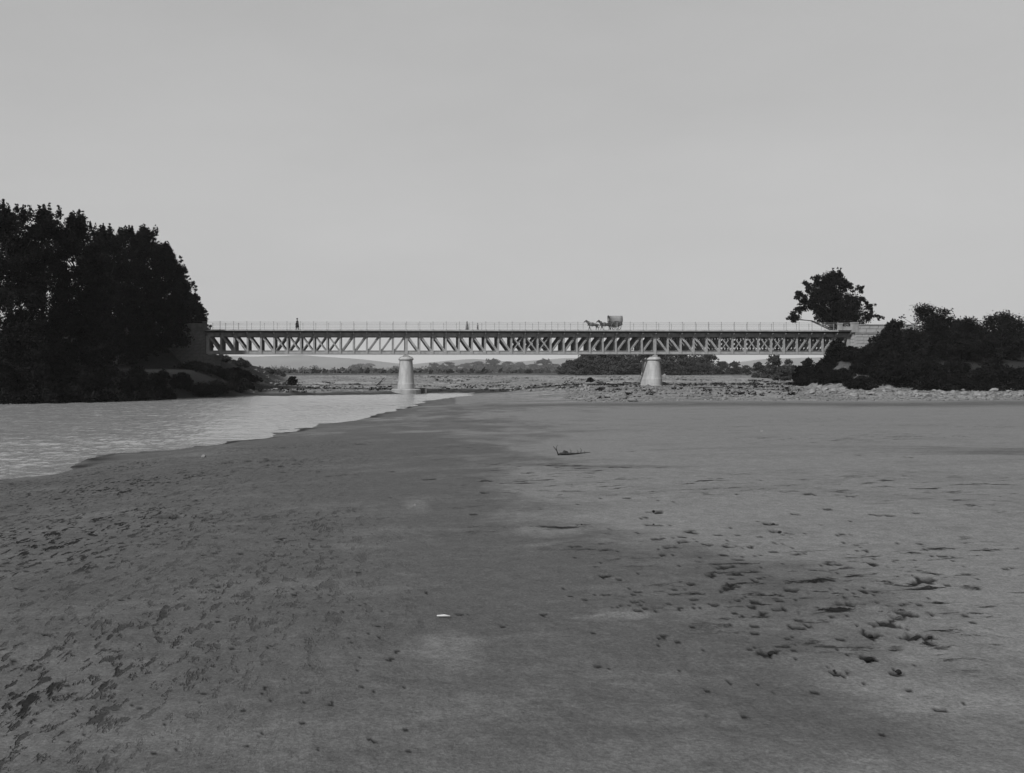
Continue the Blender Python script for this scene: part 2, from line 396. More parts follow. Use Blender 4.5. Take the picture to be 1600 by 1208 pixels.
    for (px, py, wpx, hpx, k) in ((868, 772, 62, 22, .9), (920, 752, 60, 10, .6), (650, 790, 26, 12, .6), (965, 964, 62, 7, .75), (700, 1015, 60, 30, .45), (850, 832, 60, 12, .6), (1330, 770, 160, 12, .7), (1180, 700, 260, 40, .7), (680, 640, 30, 4, .5)):
        p = on_ground(px, py); q = on_ground(px, py - hpx); ry = max(q.y - p.y, .15); rx = wpx / 1600 * p.y
        dd = np.hypot((x - p.x) / rx, (y - p.y) / ry) + fbm(x * 1.2 / rx + px, y * 1.2 / ry, 4) * .6
        wet = wet * (1 - k * (1 - sstep(.35, 1.15, dd)))
    band = np.exp(-((y + .03 * x - 96 - fbm(x * .1, y * 0, 3) * 4) / 5.0) ** 2) * sstep(2, 14, x)
    wet = np.maximum(wet, band * .95)
    gravel = np.maximum(sstep(100, 106, y + .03 * x + fbm(x * .2, y * .2, 3) * 3) * sstep(8, 26, x), sstep(1.0, 4, d2)) 
    mud = (1 - sstep(1.5, 6, d2 + fbm(x * .2, y * .5, 3) * 3)) * (d2 > -3) * (1 - sstep(6, 14, x)) * (y > 60)
    gravel = gravel * (1 - mud); wet = np.maximum(wet, mud)
    soil = np.maximum((1 - sstep(-17, -9, x + fbm(x * .2, y * .2, 3) * 3 + np.maximum(y - 160, 0) * .1)) * (d2 > -1) * (y < 260), sstep(1.6, 2.6, z) * sstep(58, 70, x) * (y > 100) * (y < 230))
    soil = np.maximum(soil, sstep(290, 420, r + fbm(x * .02, y * .02, 3) * 60) * (.8))
    soil = np.maximum(soil, mud * .75)
    dark = np.maximum(dark, np.exp(-((s - .25) / .45) ** 2) * sstep(.0, .5, fbm(x * .4, y * .3, 3) + .25) * (y < 120) * .85)
    V = np.stack([x, y, z], 1)
    i, j = np.meshgrid(np.arange(nr - 1), np.arange(na), indexing='ij'); j2 = (j + 1) % na
    F = np.stack([i * na + j, i * na + j2, (i + 1) * na + j2, (i + 1) * na + j], -1).reshape(-1, 4)[:, ::-1]
    me = np_mesh('ground', V, F, dict(wet=wet, gravel=gravel, dark=dark, soil=soil, drag=drag, scuff=scuff), True)
    # close the hole under the tripod
    bm = bmesh.new(); bm.from_mesh(me)
    bm.verts.ensure_lookup_table(); ring = [bm.verts[k] for k in range(na)]; bm.faces.new(ring[::-1]); bm.to_mesh(me); bm.free()
    o = obj('ground', me, MAT['sand']); tag(o, 'dry riverbed of silt, sand and gravel', None, None, 'structure')
    return o

def gz(x, y):
    z, *_ = heights(np.array([float(x)]), np.array([float(y)])); return float(z[0])
_TT = np.geomspace(2.5, 330, 420)
def on_ground(px, py):                # where the line of sight meets the ground
    a, b, c = ray(px, py); z, *_ = heights(a * _TT, b * _TT); dz = CAMZ + c * _TT - np.maximum(z, -.05)
    k = int(np.argmax(dz < 0)) if (dz < 0).any() else len(_TT) - 1; k = max(k, 1)
    f = dz[k - 1] / (dz[k - 1] - dz[k] + 1e-9); t = _TT[k - 1] + (_TT[k] - _TT[k - 1]) * min(max(f, 0), 1)
    return Vector((a * t, b * t, gz(a * t, b * t)))

# edge of the drier sand
DRY = [on_ground(p, q).xy for p, q in ((715, 634), (722, 650), (790, 690), (835, 735), (868, 768), (846, 800), (800, 826), (880, 850), (960, 876), (1040, 905), (1110, 960), (1190, 1040), (1280, 1110), (1360, 1180), (1420, 1400))]
# holes seen in the silt: (px, py, width px)
for (px, py, w) in ((910, 819, 9), (965, 847, 8), (895, 857, 9), (922, 861, 5), (948, 862, 14), (938, 882, 7), (944, 902, 12), (955, 903, 7), (992, 944, 12), (1022, 798, 12),
    (1022, 819, 9), (1005, 834, 8), (1050, 860, 18), (1068, 850, 12), (1034, 871, 9), (1105, 852, 12), (1140, 856, 10), (1108, 902, 12), (1076, 915, 11), (1065, 930, 9), (1085, 929, 14),
    (1138, 922, 13), (1133, 891, 12), (1115, 950, 14), (1180, 945, 12), (1217, 957, 12), (1236, 927, 16), (1213, 831, 14), (1232, 836, 10), (1200, 818, 12), (1296, 886, 8), (1330, 948, 22),
    (1297, 882, 6), (1365, 886, 12), (1443, 911, 18), (1415, 963, 20), (1360, 995, 16), (1384, 978, 18), (1425, 997, 18), (1447, 995, 16), (1196, 1018, 18), (1356, 1029, 16), (1400, 1048, 12), (1306, 1048, 14),
    (265, 808, 24), (350, 725, 26), (440, 722, 24), (484, 738, 9), (534, 744, 18), (560, 694, 9), (476, 712, 10), (668, 748, 8), (757, 769, 9), (530, 690, 7), (425, 712, 10), (740, 802, 6), (790, 822, 6),
    (540, 1000, 5), (480, 1087, 8), (850, 962, 7), (717, 960, 9), (784, 977, 8), (665, 925, 8), (980, 705, 6), (967, 762, 6), (1047, 766, 6), (1342, 710, 7), (1415, 713, 9), (1290, 648, 8), (1320, 648, 8), (1225, 648, 8), (1365, 652, 8), (1450, 654, 9), (1430, 653, 8), (1378, 664, 6), (1405, 666, 6)):
    p = on_ground(px, py); wd = w / 1600 * math.hypot(p.x, p.y) * .5
    PITS.append((p.x, p.y, max(wd * 1.3, .02), random.uniform(1.0, 1.6), random.uniform(-.5, 1.2), wd * .6))
_pr = random.Random(5)
for _ in range(420):                                                  # smaller scuffs between them, thickest at the right
    px, py = _pr.gauss(1230, 190), _pr.gauss(910, 90)
    if not (860 < px < 1640 and 770 < py < 1160): continue
    p = on_ground(px, py); wd = (2 + 7 * _pr.random() ** 2) / 1600 * math.hypot(p.x, p.y) * .55
    PITS.append((p.x, p.y, wd, _pr.uniform(1, 3.0), _pr.uniform(-.6, 1.0), wd * .5))
for _ in range(170):                                                  # and at the left
    px, py = _pr.uniform(-20, 640), _pr.uniform(720, 1180)
    p = on_ground(px, py); wd = _pr.uniform(2.5, 7) / 1600 * math.hypot(p.x, p.y) * .5
    PITS.append((p.x, p.y, wd, _pr.uniform(1.2, 3.2), R(78) + _pr.uniform(-.3, .3), wd * .4))
ground()

# river: a sheet of small waves, finest where it is near
def river():
    rr = [22.0]
    while rr[-1] < 175: rr.append(rr[-1] * 1.0042)
    az = np.concatenate([np.arange(-75, -26, 1.5), np.arange(-26, 12, .16)])
    A, Q = np.meshgrid(np.radians(az) + PSI, np.array(rr)); x = (np.sin(A) * Q).ravel(); y = (np.cos(A) * Q).ravel(); nr, na = A.shape
    c, sn = math.cos(R(20)), math.sin(R(20)); xa = x * c - y * sn; ya = x * sn + y * c
    ruf = .55 + .45 * sstep(-.3, .4, fbm(x * .06, y * .03, 3))
    z = (fbm(xa * .55, ya * .9, 2) * .075 + fbm(xa * 1.5, ya * 2.4, 2) * .045) * ruf * sstep(0, 5, np.interp(y, SHY, SHX) - x + 1.0) * 1.0
    i, j = np.meshgrid(np.arange(nr - 1), np.arange(na - 1), indexing='ij'); k = (i * na + j).ravel()
    F = np.stack([k, k + na, k + na + 1, k + 1], 1)[:, ::-1]
    tag(obj('river', np_mesh('river', np.stack([x, y, z], 1), F, None, True), MAT['water']), 'rippled river water along the left bank', None, None, 'structure')
river()

# hills on the horizon
def hills():
    for nm, prof, d in (('hills', ((-500, 566), (200, 556), (380, 557), (470, 555), (560, 561), (640, 570), (700, 563), (740, 561), (800, 565), (880, 560), (1000, 564), (1120, 569), (1200, 560), (1400, 556), (2200, 566)), 6800),):
        px = np.array([a for a, b in prof]); py = np.array([b for a, b in prof])
        cols = np.linspace(-500, 2200, 260); tops = np.interp(cols, px, py)
        V = []
        prow = [(.82, 0), (.88, .55), (.94, .9), (1.0, 1.0), (1.06, .8), (1.14, 0)]
        for k, (fd, fh) in enumerate(prow):
            for i, c in enumerate(cols):
                p = at_d(c, tops[i], d); base = -8
                hh = (p.z + 6 * float(fbm(np.array([c * .02]), np.array([k * .7]), 4)[0]) - base) * fh + base
                a, b, _ = ray(c, 580); V.append((a * d * fd, b * d * fd, hh))
        n = len(cols); F = [(k*n + i, k*n + i + 1, (k+1)*n + i + 1, (k+1)*n + i) for k in range(len(prow) - 1) for i in range(n - 1)]
        tag(obj(nm, np_mesh(nm, V, F, None, True), MAT['hill']), 'low hazy hills on the horizon', None, None, 'structure')
hills()

# ------------------------------------------------------------------ piers
def stadium(cx, y0, y1, r, n=14):
    """plan of a round-nosed pier: semicircles at y0 (towards the camera) and y1"""
    pts = []
    for k in range(n + 1):
        a = math.pi + math.pi * k / n; pts.append((cx + r * math.cos(a), y0 + r * math.sin(a)))
    for k in range(n + 1):
        a = math.pi * k / n; pts.append((cx + r * math.cos(a), y1 + r * math.sin(a)))
    return pts
def loft(cx, prof, y0, y1):
    return [[(x, y, z) for x, y in stadium(cx, y0, y1, r)] for r, z in prof]
def pier(X, label, foot, zbase):
    t = thing('bridge_pier', label, 'pier', (X, 163, zbase)); top = ZB - zbase
    y0, y1 = YT[0] + .55 - 163, YT[3] - .55 - 163
    capz = top - .95
    m = MB(); m.rings(loft(0, ((1.24, 1.35), (.98, capz)), y0, y1)); m.build('shaft', MAT['pier_stone'], t, False)
    m = MB(); m.rings(loft(0, ((1.34, -.6), (1.30, 1.22), (1.25, 1.352)), y0, y1)); m.build('plinth', MAT['pier_stone'], t)
    m = MB(); m.rings(loft(0, ((1.02, capz - .02), (1.14, capz + .06), (1.17, capz + .20), (1.08, capz + .32), (.85, capz + .52), (.45, capz + .66)), y0, y1)); m.build('cap', MAT['pier_stone'], t)
    for y in YT:
        m = MB(); m.box(-.38, .38, y - 163 - .28, y - 163 + .28, capz + .5, capz + .78)
        m.rings([[(-.3, y-163-.2, capz+.78), (.3, y-163-.2, capz+.78), (.3, y-163+.2, capz+.78), (-.3, y-163+.2, capz+.78)],
                 [(-.1, y-163-.2, top-.004), (.1, y-163-.2, top-.004), (.1, y-163+.2, top-.004), (-.1, y-163+.2, top-.004)]])
        m.build('bearing', MAT['iron'], t)
    if foot:
        f = MB(); f.rings(loft(0, ((2.35, -1.4), (2.3, .28), (2.12, .42)), y0 - .3, y1 + .3)); f.build('footing', MAT['ashlar'], t)
        s = MB(); s.box(1.6, 3.3, -.2, 2.6, -1.2, .5); s.build('footing_block', MAT['shaded_ashlar'], t)
    return t
pier(XP1, 'round nosed stone pier standing in the river on a broad footing', True, .35)
pier(XP2, 'tapering round nosed stone pier standing on the dry gravel', False, max(.6, gz(XP2, 159) - .1))

# ------------------------------------------------------------------ the bridge
def bridge():
    t = thing('truss_bridge', 'long iron deck truss bridge with lattice girders crossing the river', 'bridge', (0, 163, 0))
    Y = lambda y: y - 163
    zc_b, zc_t = ZB + .56, ZT - .62         # inner edges of the chords
    I = MAT['iron']; X = [XA + i * PAN for i in range(50)]
    # per panel diagonals: span 15 / 19 / 15
    pat = ['\\'] * 5 + ['X'] * 5 + ['/'] * 5 + ['\\'] * 8 + ['X'] * 3 + ['/'] * 8 + ['\\'] * 5 + ['X'] * 5 + ['/'] * 5
    def post_mesh(wide):
        m = MB(); w = wide
        m.box(-w/2, w/2, -.125, -.105, ZB + .03, ZT - .05); m.box(-w/2, w/2, .105, .125, ZB + .03, ZT - .05); m.box(-.02, .02, -.105, .105, ZB + .03, ZT - .05)
        return m.mesh('post')
    pm, pw = post_mesh(.28), post_mesh(.46)
    def diag_mesh(up, w):
        m = MB(); a = (0.06, 0, zc_t + .25) if not up else (0.06, 0, zc_b - .25); b = (PAN - .06, 0, zc_b - .25) if not up else (PAN - .06, 0, zc_t + .25)
        off = -.07 if not up else .07
        m.bar((a[0], off, a[2]), (b[0], off, b[2]), w, .02); m.bar((a[0], off + (.05 if up else -.05) * 0 , a[2]), (b[0], off, b[2]), .025, .12)
        return m.mesh('diagonal')
    dd, du, xd, xu = diag_mesh(False, .32), diag_mesh(True, .32), diag_mesh(False, .2), diag_mesh(True, .2)
    for y in YT:
        m = MB()
        # plate and flanges of the bottom chord; its mesh is the girder the posts belong to
        m.box(XA, XB, Y(y) - .012, Y(y) + .012, ZB + .02, zc_b); m.box(XA, XB, Y(y) - .22, Y(y) + .22, ZB, ZB + .04)
        m.box(XA, XB, Y(y) - .10, Y(y) + .10, zc_b - .03, zc_b + .004)
        g = m.build('girder', I, t)
        m = MB(); m.box(XA, XB, Y(y) - .012, Y(y) + .012, zc_t, ZT - .03); m.box(XA, XB, Y(y) - .22, Y(y) + .22, ZT - .035, ZT)
        m.box(XA, XB, Y(y) - .10, Y(y) + .10, zc_t - .004, zc_t + .03); m.build('top_chord', I, g)
        for i, x in enumerate(X):
            big = i in (0, 15, 34, 49)
            obj('post', pw if big else pm, I, g, (x, Y(y), 0))
        for i, k in enumerate(pat):
            if k in '\\X': obj('diagonal', xd if k == 'X' else dd, I, g, (X[i], Y(y), 0))
            if k in '/X': obj('diagonal', xu if k == 'X' else du, I, g, (X[i], Y(y), 0))
    # cross bracing between the trusses, one frame per post
    m = MB(); y0, y1 = Y(YT[0]), Y(YT[3])
    m.bar((0, y0, ZT - .25), (0, y1, ZT - .25), .1, .3, (0, 0, 1))
    m.bar((0, y0, ZB + .14), (0, y1, ZB + .14), .1, .14, (0, 0, 1))
    cf = m.mesh('cross_beam')
    for x in X: obj('cross_beam', cf, MAT['iron'], t, (x + .06, 0, 0))
    m = MB()
    for a, b in zip(YT[:-1], YT[1:]):
        m.bar((0, Y(a) + .13, ZT - .55), (0, Y(b) - .13, ZB + .3), .09, .09); m.bar((.1, Y(a) + .13, ZB + .3), (.1, Y(b) - .13, ZT - .55), .09, .09)
    sb = m.mesh('sway_brace')
    for x in X: obj('sway_brace', sb, MAT['iron'], t, (x - .06, 0, 0))
    # deck, its kerbs and the brackets of the overhanging footways
    m = MB(); m.box(XA - .5, XB + .3, Y(YR0) + .25, Y(YR1) - .25, DECK - .18, DECK - .06); m.build('deck', MAT['deck_stone'], t)
    for y in YT: m = MB(); m.box(XA - .5, XB + .3, Y(y) - .09, Y(y) + .09, ZT + .002, DECK - .182); m.build('stringer', MAT['iron_dark'], t)
    for a, b in ((Y(YR0) - .14, Y(YR0) + .246), (Y(YR1) - .246, Y(YR1) + .14)):
        m = MB(); m.box(XA - .5, XB + .3, a, b, DECK - .17, DECK + .02); m.build('kerb', MAT['deck_stone'], t)
    bm_ = MB(); bm_.add([(-.04, -.78, ZT - .02), (-.04, 0, ZT - .02), (-.04, 0, ZT - .55), (-.04, -.78, ZT - .12), (.04, -.78, ZT - .02), (.04, 0, ZT - .02), (.04, 0, ZT - .55), (.04, -.78, ZT - .12)],
                   [(0,1,2,3),(7,6,5,4),(0,4,5,1),(1,5,6,2),(2,6,7,3),(3,7,4,0)])
    bk = bm_.mesh('bracket')
    for x in X:
        obj('bracket', bk, MAT['iron'], t, (x, Y(YT[0]) - .13, 0))
        o = obj('bracket', bk, MAT['iron'], t, (x, Y(YT[3]) + .13, 0)); o.rotation_euler = (0, 0, math.pi)
    # railings
    m = MB(); m.bar((0, 0, DECK - .2), (0, 0, DECK + 1.22), .06, .06); m.box(-.05, .05, -.05, .05, DECK + 1.22, DECK + 1.31); m.box(-.1, .1, -.172, -.1, DECK - .2, DECK + .06)
    rp = m.mesh('railing_post')
    for x in X:
        obj('railing_post', rp, I, t, (x, Y(YR0), 0)); o = obj('railing_post', rp, I, t, (x, Y(YR1), 0)); o.rotation_euler = (0, 0, math.pi)
    for yy in (YR0, YR1):
        for h, w in ((.13, .018), (.36, .016), (.60, .016), (.84, .016), (1.05, .018), (1.2, .03)):
            m = MB(); m.bar((XA, Y(yy) + .0, DECK + h), (XB, Y(yy), DECK + h), w, w, (0, 0, 1)); m.build('rail', I, t)
bridge()

# ------------------------------------------------------------------ abutments of coursed stone
def block_mesh(seed):
    r_ = random.Random(seed); m = MB()
    f = [(-.5, -.5), (.5, -.5), (.5, .5), (-.5, .5)]; jj = lambda: r_.uniform(-.035, .035)
    back = [(a, .5, b) for a, b in f]; mid = [(a * .985, -.36, b * .97) for a, b in f]; fr = [(a * .9 + jj(), -.5 + jj(), b * .86 + jj()) for a, b in f]
    m.rings([back, mid, fr]); return m.mesh('stone_block')
BLK = [block_mesh(i) for i in range(6)]
def wall_blocks(parent, p0, p1, z0, z1, material, ch=.5, bl=1.05, depth=.35, seed=0, ztop=None):
    """courses of blocks on the wall face running p0 -> p1 (face to the right hand of the run)"""
    r_ = random.Random(seed); p0 = Vector(p0); p1 = Vector(p1); L = (p1 - p0).length; d = (p1 - p0) / L; ang = math.atan2(d.y, d.x)
    meshes = []
    for b in BLK:
        k = (b.name, material.name)
        c = BLKC.get(k)
        if c is None: c = b.copy(); c.materials.clear(); c.materials.append(material); BLKC[k] = c
        meshes.append(c)
    nr = max(1, round((z1 - z0) / ch)); ch = (z1 - z0) / nr
    for i in range(nr):
        x = -bl * (.5 if i % 2 else 0)
        while x < L - .02:
            w = bl * r_.uniform(.8, 1.25); a, e = max(x, 0), min(x + w, L); x += w
            if e - a < .1: continue
            o = obj('stone_block', r_.choice(meshes), None, parent); c = p0 + d * ((a + e) / 2)
            if ztop is not None and z0 + (i + 1) * ch > ztop((a + e) / 2 / L): 
                bpy.data.objects.remove(o); continue
            o.location = (c.x, c.y, z0 + (i + .5) * ch); o.rotation_euler = (0, 0, ang); o.scale = (e - a - .012, depth, ch - .012)
BLKC = {}
def abutment_left():
    t = thing('stone_abutment', 'coursed stone abutment under the big trees at the left end of the bridge', 'abutment', (XA, 160, 0))
    x = 0.0
    m = MB(); m.box(-9, -.55, -.5, 6.6, -1, DECK - .3); m.box(-.56, .9, -.3, 6.4, -1, ZB - .35); m.build('core', MAT['mortar'], t)
    wall_blocks(t, (-9, -.62, 0), (-.42, -.62, 0), .2, DECK - .35, MAT['shaded_ashlar'], .5, 1.15, .36, 1)
    wall_blocks(t, (-.42, -.45, 0), (-.42, 6.5, 0), ZB - .3, DECK - .35, MAT['shaded_ashlar'], .5, 1.1, .34, 2)
    wall_blocks(t, (-.4, -.42, 0), (1.0, -.42, 0), .2, ZB - .4, MAT['shaded_ashlar'], .5, 1.0, .3, 4)
    wall_blocks(t, (1.02, -.42, 0), (1.02, 6.5, 0), .2, ZB - .4, MAT['shaded_ashlar'], .5, 1.1, .3, 3)
    m = MB(); m.box(-.5, 1.28, -.62, 6.6, ZB - .395, ZB - .12); m.build('bearing_shelf', MAT['shaded_ashlar'], t)
    for y in YT: m = MB(); m.box(.1, .7, y - 160 - .25, y - 160 + .25, ZB - .118, ZB - .004); m.build('bearing', MAT['iron'], t)
    m = MB(); m.box(-9.2, -.3, -.86, -.3, DECK - .34, DECK - .06); m.build('string_course', MAT['shaded_ashlar'], t)
    m = MB(); m.box(-9.1, -.52, -.72, -.32, DECK - .056, DECK + .85); m.build('parapet', MAT['shaded_ashlar'], t)
    m = MB(); m.box(-9.15, -.5, -.78, -.26, DECK + .854, DECK + .98); m.build('coping', MAT['shaded_ashlar'], t)
    m = MB(); m.box(-.516, .12, -.8, -.2, DECK + .03, DECK + 1.12); m.box(-.56, .16, -.84, -.16, DECK + 1.122, DECK + 1.27); m.build('end_pillar', MAT['shaded_ashlar'], t)
abutment_left()
def abutment_right():
    t = thing('stone_abutment', 'pale stone abutment with long parapet wall at the right end of the bridge', 'abutment', (XB, 160, 0))
    Lw = on_y(1428, 560, 160).x - XB
    m = MB(); m.box(.6, Lw, -.5, 6.6, -.5, DECK - .3); m.box(-.9, .596, -.3, 6.4, -.5, ZB - .35); m.build('core', MAT['mortar'], t)
    wall_blocks(t, (.42, -.62, 0), (Lw, -.62, 0), 1.6, DECK - .55, MAT['ashlar'], .52, 1.2, .36, 11)
    wall_blocks(t, (.46, 6.5, 0), (.46, -.45, 0), ZB - .3, DECK - .35, MAT['ashlar'], .5, 1.1, .34, 12)
    wall_blocks(t, (-1.0, -.42, 0), (.4, -.42, 0), .6, ZB - .4, MAT['ashlar'], .5, 1.0, .3, 13)
    wall_blocks(t, (-1.02, 6.5, 0), (-1.02, -.42, 0), .6, ZB - .4, MAT['ashlar'], .5, 1.0, .3, 14)
    m = MB(); m.box(-1.28, .5, -.62, 6.6, ZB - .395, ZB - .12); m.build('bearing_shelf', MAT['ashlar'], t)
    for y in YT: m = MB(); m.box(-.7, -.1, y - 160 - .25, y - 160 + .25, ZB - .118, ZB - .004); m.build('bearing', MAT['iron'], t)
    m = MB(); m.box(.36, Lw + .1, -.9, -.3, DECK - .545, DECK - .36); m.build('string_course', MAT['ashlar'], t)
    wall_blocks(t, (.36, -.56, 0), (Lw, -.56, 0), DECK - .355, DECK + .78, MAT['ashlar'], .56, 1.5, .4, 15)
    m = MB(); m.box(.5, Lw, -.6, -.2, DECK - .3, DECK + .7); m.build('parapet_core', MAT['mortar'], t)
    m = MB(); m.box(.9, Lw + .06, -.84, -.2, DECK + .784, DECK + .96); m.build('coping', MAT['ashlar'], t)
    # low parapet running out onto the deck, between two pillars
    m = MB(); m.box(-1.55, .0, -.36, .12, DECK + .024, DECK + .62); m.build('low_parapet', MAT['ashlar'], t)
    for a, b, h in ((-2.1, -1.5, .95), (0.0, .86, 1.1)):
        m = MB(); m.box(a, b, -.86 if a == 0 else -.42, .16, DECK + .026 if a < 0 else DECK - .3, DECK + h); m.box(a - .05, b + .05, -.92 if a == 0 else -.48, .22, DECK + h + .002, DECK + h + .18); m.build('pillar', MAT['ashlar'], t)
    m = MB(); m.box(Lw - .5, Lw + .12, -.95, -.15, DECK - .3, DECK + 1.0); m.box(Lw - .56, Lw + .18, -1.0, -.1, DECK + 1.002, DECK + 1.16); m.build('pillar', MAT['ashlar'], t)
abutment_right()

# ------------------------------------------------------------------ vegetation
def leaf_mesh(name, C, rad, n_per, size, seed, flat=.85):
    """leaf-sized faces spread through clumps; n_per leaves in a clump of mean size"""
    g = np.random.default_rng(seed); C = np.asarray(C); rad = np.asarray(rad)
    cnt = np.maximum(6, (n_per * (rad / rad.mean()) ** 2).astype(int))
    idx = np.repeat(np.arange(len(C)), cnt); n = len(idx)
    d = g.normal(size=(n, 3)); d /= np.linalg.norm(d, axis=1, keepdims=True)
    p = C[idx] + d * (rad[idx] * g.random(n) ** .5 * g.uniform(.8, 1.25, n))[:, None] * np.array([1, 1, flat])
    nn = g.normal(size=(n, 3)) + d * .6 + np.array([0, 0, .35]); nn /= np.linalg.norm(nn, axis=1, keepdims=True)
    t = np.cross(nn, g.normal(size=(n, 3))); t /= np.linalg.norm(t, axis=1, keepdims=True); b = np.cross(nn, t)
    s = size * g.uniform(.5, 1.35, n)[:, None]
    V = np.stack([p - t * s, p + b * s * .55 - nn * s * .12, p + t * s, p - b * s * .55 - nn * s * .12], 1).reshape(-1, 3)
    return np_mesh(name, V, np.arange(4 * n).reshape(n, 4))

def clumps(H, Rr, t0, n, seed, shape='oval'):
    r_ = random.Random(seed); C, rad = [], []
    lob = [r_.uniform(0, 6.28) for _ in range(3)]
    for k in range(n):
        outer = k % 2 == 1; t = r_.random() ** .85
        if shape == 'oval': e = (math.sin(math.pi * min(1, (.12 + .88 * t)) ** .8)) ** .6
        elif shape == 'tall': e = math.sqrt(max(0, 1 - (abs(t - .36) / .66) ** 2.2))
        elif shape == 'spread': e = math.sqrt(max(0.02, 1 - t ** 2)) * (1.0 if t > .12 else .75)
        else: e = math.sqrt(max(0.03, 1 - t * t))
        a = r_.uniform(0, 2 * math.pi); e *= 1 + .13 * math.sin(3 * a + lob[0] + 5 * t) + .09 * math.sin(5 * a + lob[1] - 9 * t)
        q = (r_.uniform(.78, 1.08) if outer else math.sqrt(r_.uniform(.0, .6))) * e
        z = H * (t0 + (1 - t0) * t * .96)
        C.append((math.cos(a) * q * Rr, math.sin(a) * q * Rr, z)); rad.append(Rr * (r_.uniform(.05, .15) if outer else r_.uniform(.24, .38)) * (1.12 - .4 * t))
    for k in range(max(3, n // 12) if shape != 'dome' else 0):                      # tufts breaking the top outline
        a = r_.uniform(0, 6.28); q = r_.uniform(0, .45) * Rr
        z = H * r_.uniform(.93, .985); w = Rr * r_.uniform(.06, .11)
        for j in range(4): C.append((math.cos(a) * q + r_.uniform(-.3, .3) * w, math.sin(a) * q, z + j * w * .85)); rad.append(w * (1 - .22 * j))
    return C, rad

def woody(t, H, Rr, C, seed, trunk_r, trunk_top=.8, n_limb=7, material='bark', lean=(0, 0)):
    r_ = random.Random(seed + 99); pts = []; N = 7
    for k in range(N):
        f = k / (N - 1); pts.append(Vector((lean[0] * f * f + r_.uniform(-.02, .02) * H * f, lean[1] * f * f + r_.uniform(-.02, .02) * H * f, -.3 + (H * trunk_top + .3) * f)))
    m = MB(); m.tube(pts, [trunk_r * (1.35 if k == 0 else 1) * (1 - .82 * k / (N - 1)) for k in range(N)], 9); m.build('trunk', MAT[material], t, True)
    for k in range(n_limb):
        c = Vector(C[r_.randrange(len(C))]); f = r_.uniform(.35, .9); i = f * (N - 1); a = pts[int(i)].lerp(pts[min(int(i) + 1, N - 1)], i % 1)
        if c.z < a.z: a = pts[2] if c.z < pts[3].z else pts[3]
        mid = a.lerp(c, .5) + Vector((0, 0, .04 * H)); rr = trunk_r * (.42 - .2 * f)
        m = MB(); m.tube([a, mid, c], [rr, rr * .65, rr * .2], 6); m.build('limb', MAT[material], t, True)

def tree(name, label, cat, loc, H, Rr, seed, t0=.25, n=60, per=120, size=.3, shape='oval', trunk=.3, leaf='leaf', group=None, limbs=7, lean=(0, 0), extra=None):
    t = thing(name, label, cat, loc, 0, group); C, rad = clumps(H, Rr, t0, n, seed, shape)
    if lean != (0, 0): C = [(c[0] + lean[0] * (c[2] / H) ** 2, c[1] + lean[1] * (c[2] / H) ** 2, c[2]) for c in C]
    if extra: 
        r_ = random.Random(seed)
        for e in extra:
            for _ in range(6):
                v = Vector((r_.gauss(0, 1), r_.gauss(0, 1), r_.gauss(0, 1))).normalized() * e[3] * r_.uniform(.3, 1.05); C.append((e[0] + v.x, e[1] + v.y, e[2] + v.z * .8)); rad.append(e[3] * r_.uniform(.22, .5))
    if trunk: woody(t, H, Rr, C, seed, trunk, .8, limbs, lean=lean)
    obj('crown' if trunk else 'foliage', leaf_mesh('crown', C, rad, per, size, seed), MAT[leaf], t)
    return t

# --- the grove on the left bank (tree top px, py; depth; radius; what tells it apart)
grove = [
    (-75, 300, 118, 5.6, 'tall dark tree at the far left edge of the grove'),
    (18, 312, 116, 4.8, 'tallest dark tree at the left end of the riverside grove'),
    (68, 318, 121, 4.6, 'dark tree with feathery top, second tall crown of the left grove'),
    (122, 327, 125, 4.3, 'tall dark tree with pointed top near the middle of the left grove'),
    (160, 345, 140, 4.3, 'dark tree filling the dip in the outline of the left grove'),
    (196, 350, 147, 4.2, 'dark tree with twin tufts on its top in the left grove'),
    (226, 349, 153, 4.2, 'dark tree with bushy top on the right shoulder of the left grove'),
    (258, 374, 156, 3.7, 'dark tree stepping down at the right side of the left grove'),
    (277, 408, 176, 3.4, 'lower dark tree on the sloping right outline of the left grove'),
    (299, 452, 180, 3.3, 'small dark tree at the right foot of the left grove beside the abutment'),
]
for k, (px, py, d, rad_, lab) in enumerate(grove):
    p = at_d(px, py + 9, d); g0 = gz(p.x, p.y); H = p.z - g0
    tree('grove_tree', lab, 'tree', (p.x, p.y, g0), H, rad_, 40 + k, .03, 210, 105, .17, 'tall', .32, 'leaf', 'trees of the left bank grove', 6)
# undergrowth down to the water under the grove
under = [(-60, 560, 113, 3.6), (5, 565, 112, 3.3), (62, 570, 114, 3.2), (118, 568, 117, 3.2), (170, 572, 120, 3.0), (215, 576, 124, 2.8), (250, 580, 130, 2.4), (283, 592, 138, 1.7)]
ulab = ['round bush at the water line below the far left tree', 'dark bush at the water line, second from the left edge', 'dark bush overhanging the water, third from the left edge', 'dark bush at the water line, fourth from the left edge',
        'dark bush overhanging the water, fifth from the left edge', 'dark low bush at the water line, sixth from the left edge', 'dark low bush near the left abutment, second from it', 'smallest dark bush at the water line next to the left abutment']
for k, (px, py, d, rad_) in enumerate(under):
    p = at_d(px, py, d); g0 = gz(p.x, p.y) - .3
    tree('riverside_bush', ulab[k], 'bush', (p.x, p.y, g0), max(2.2, p.z - g0), rad_, 80 + k, .0, 60, 80, .16, 'dome', 0, 'leaf', 'bushes along the left water line')
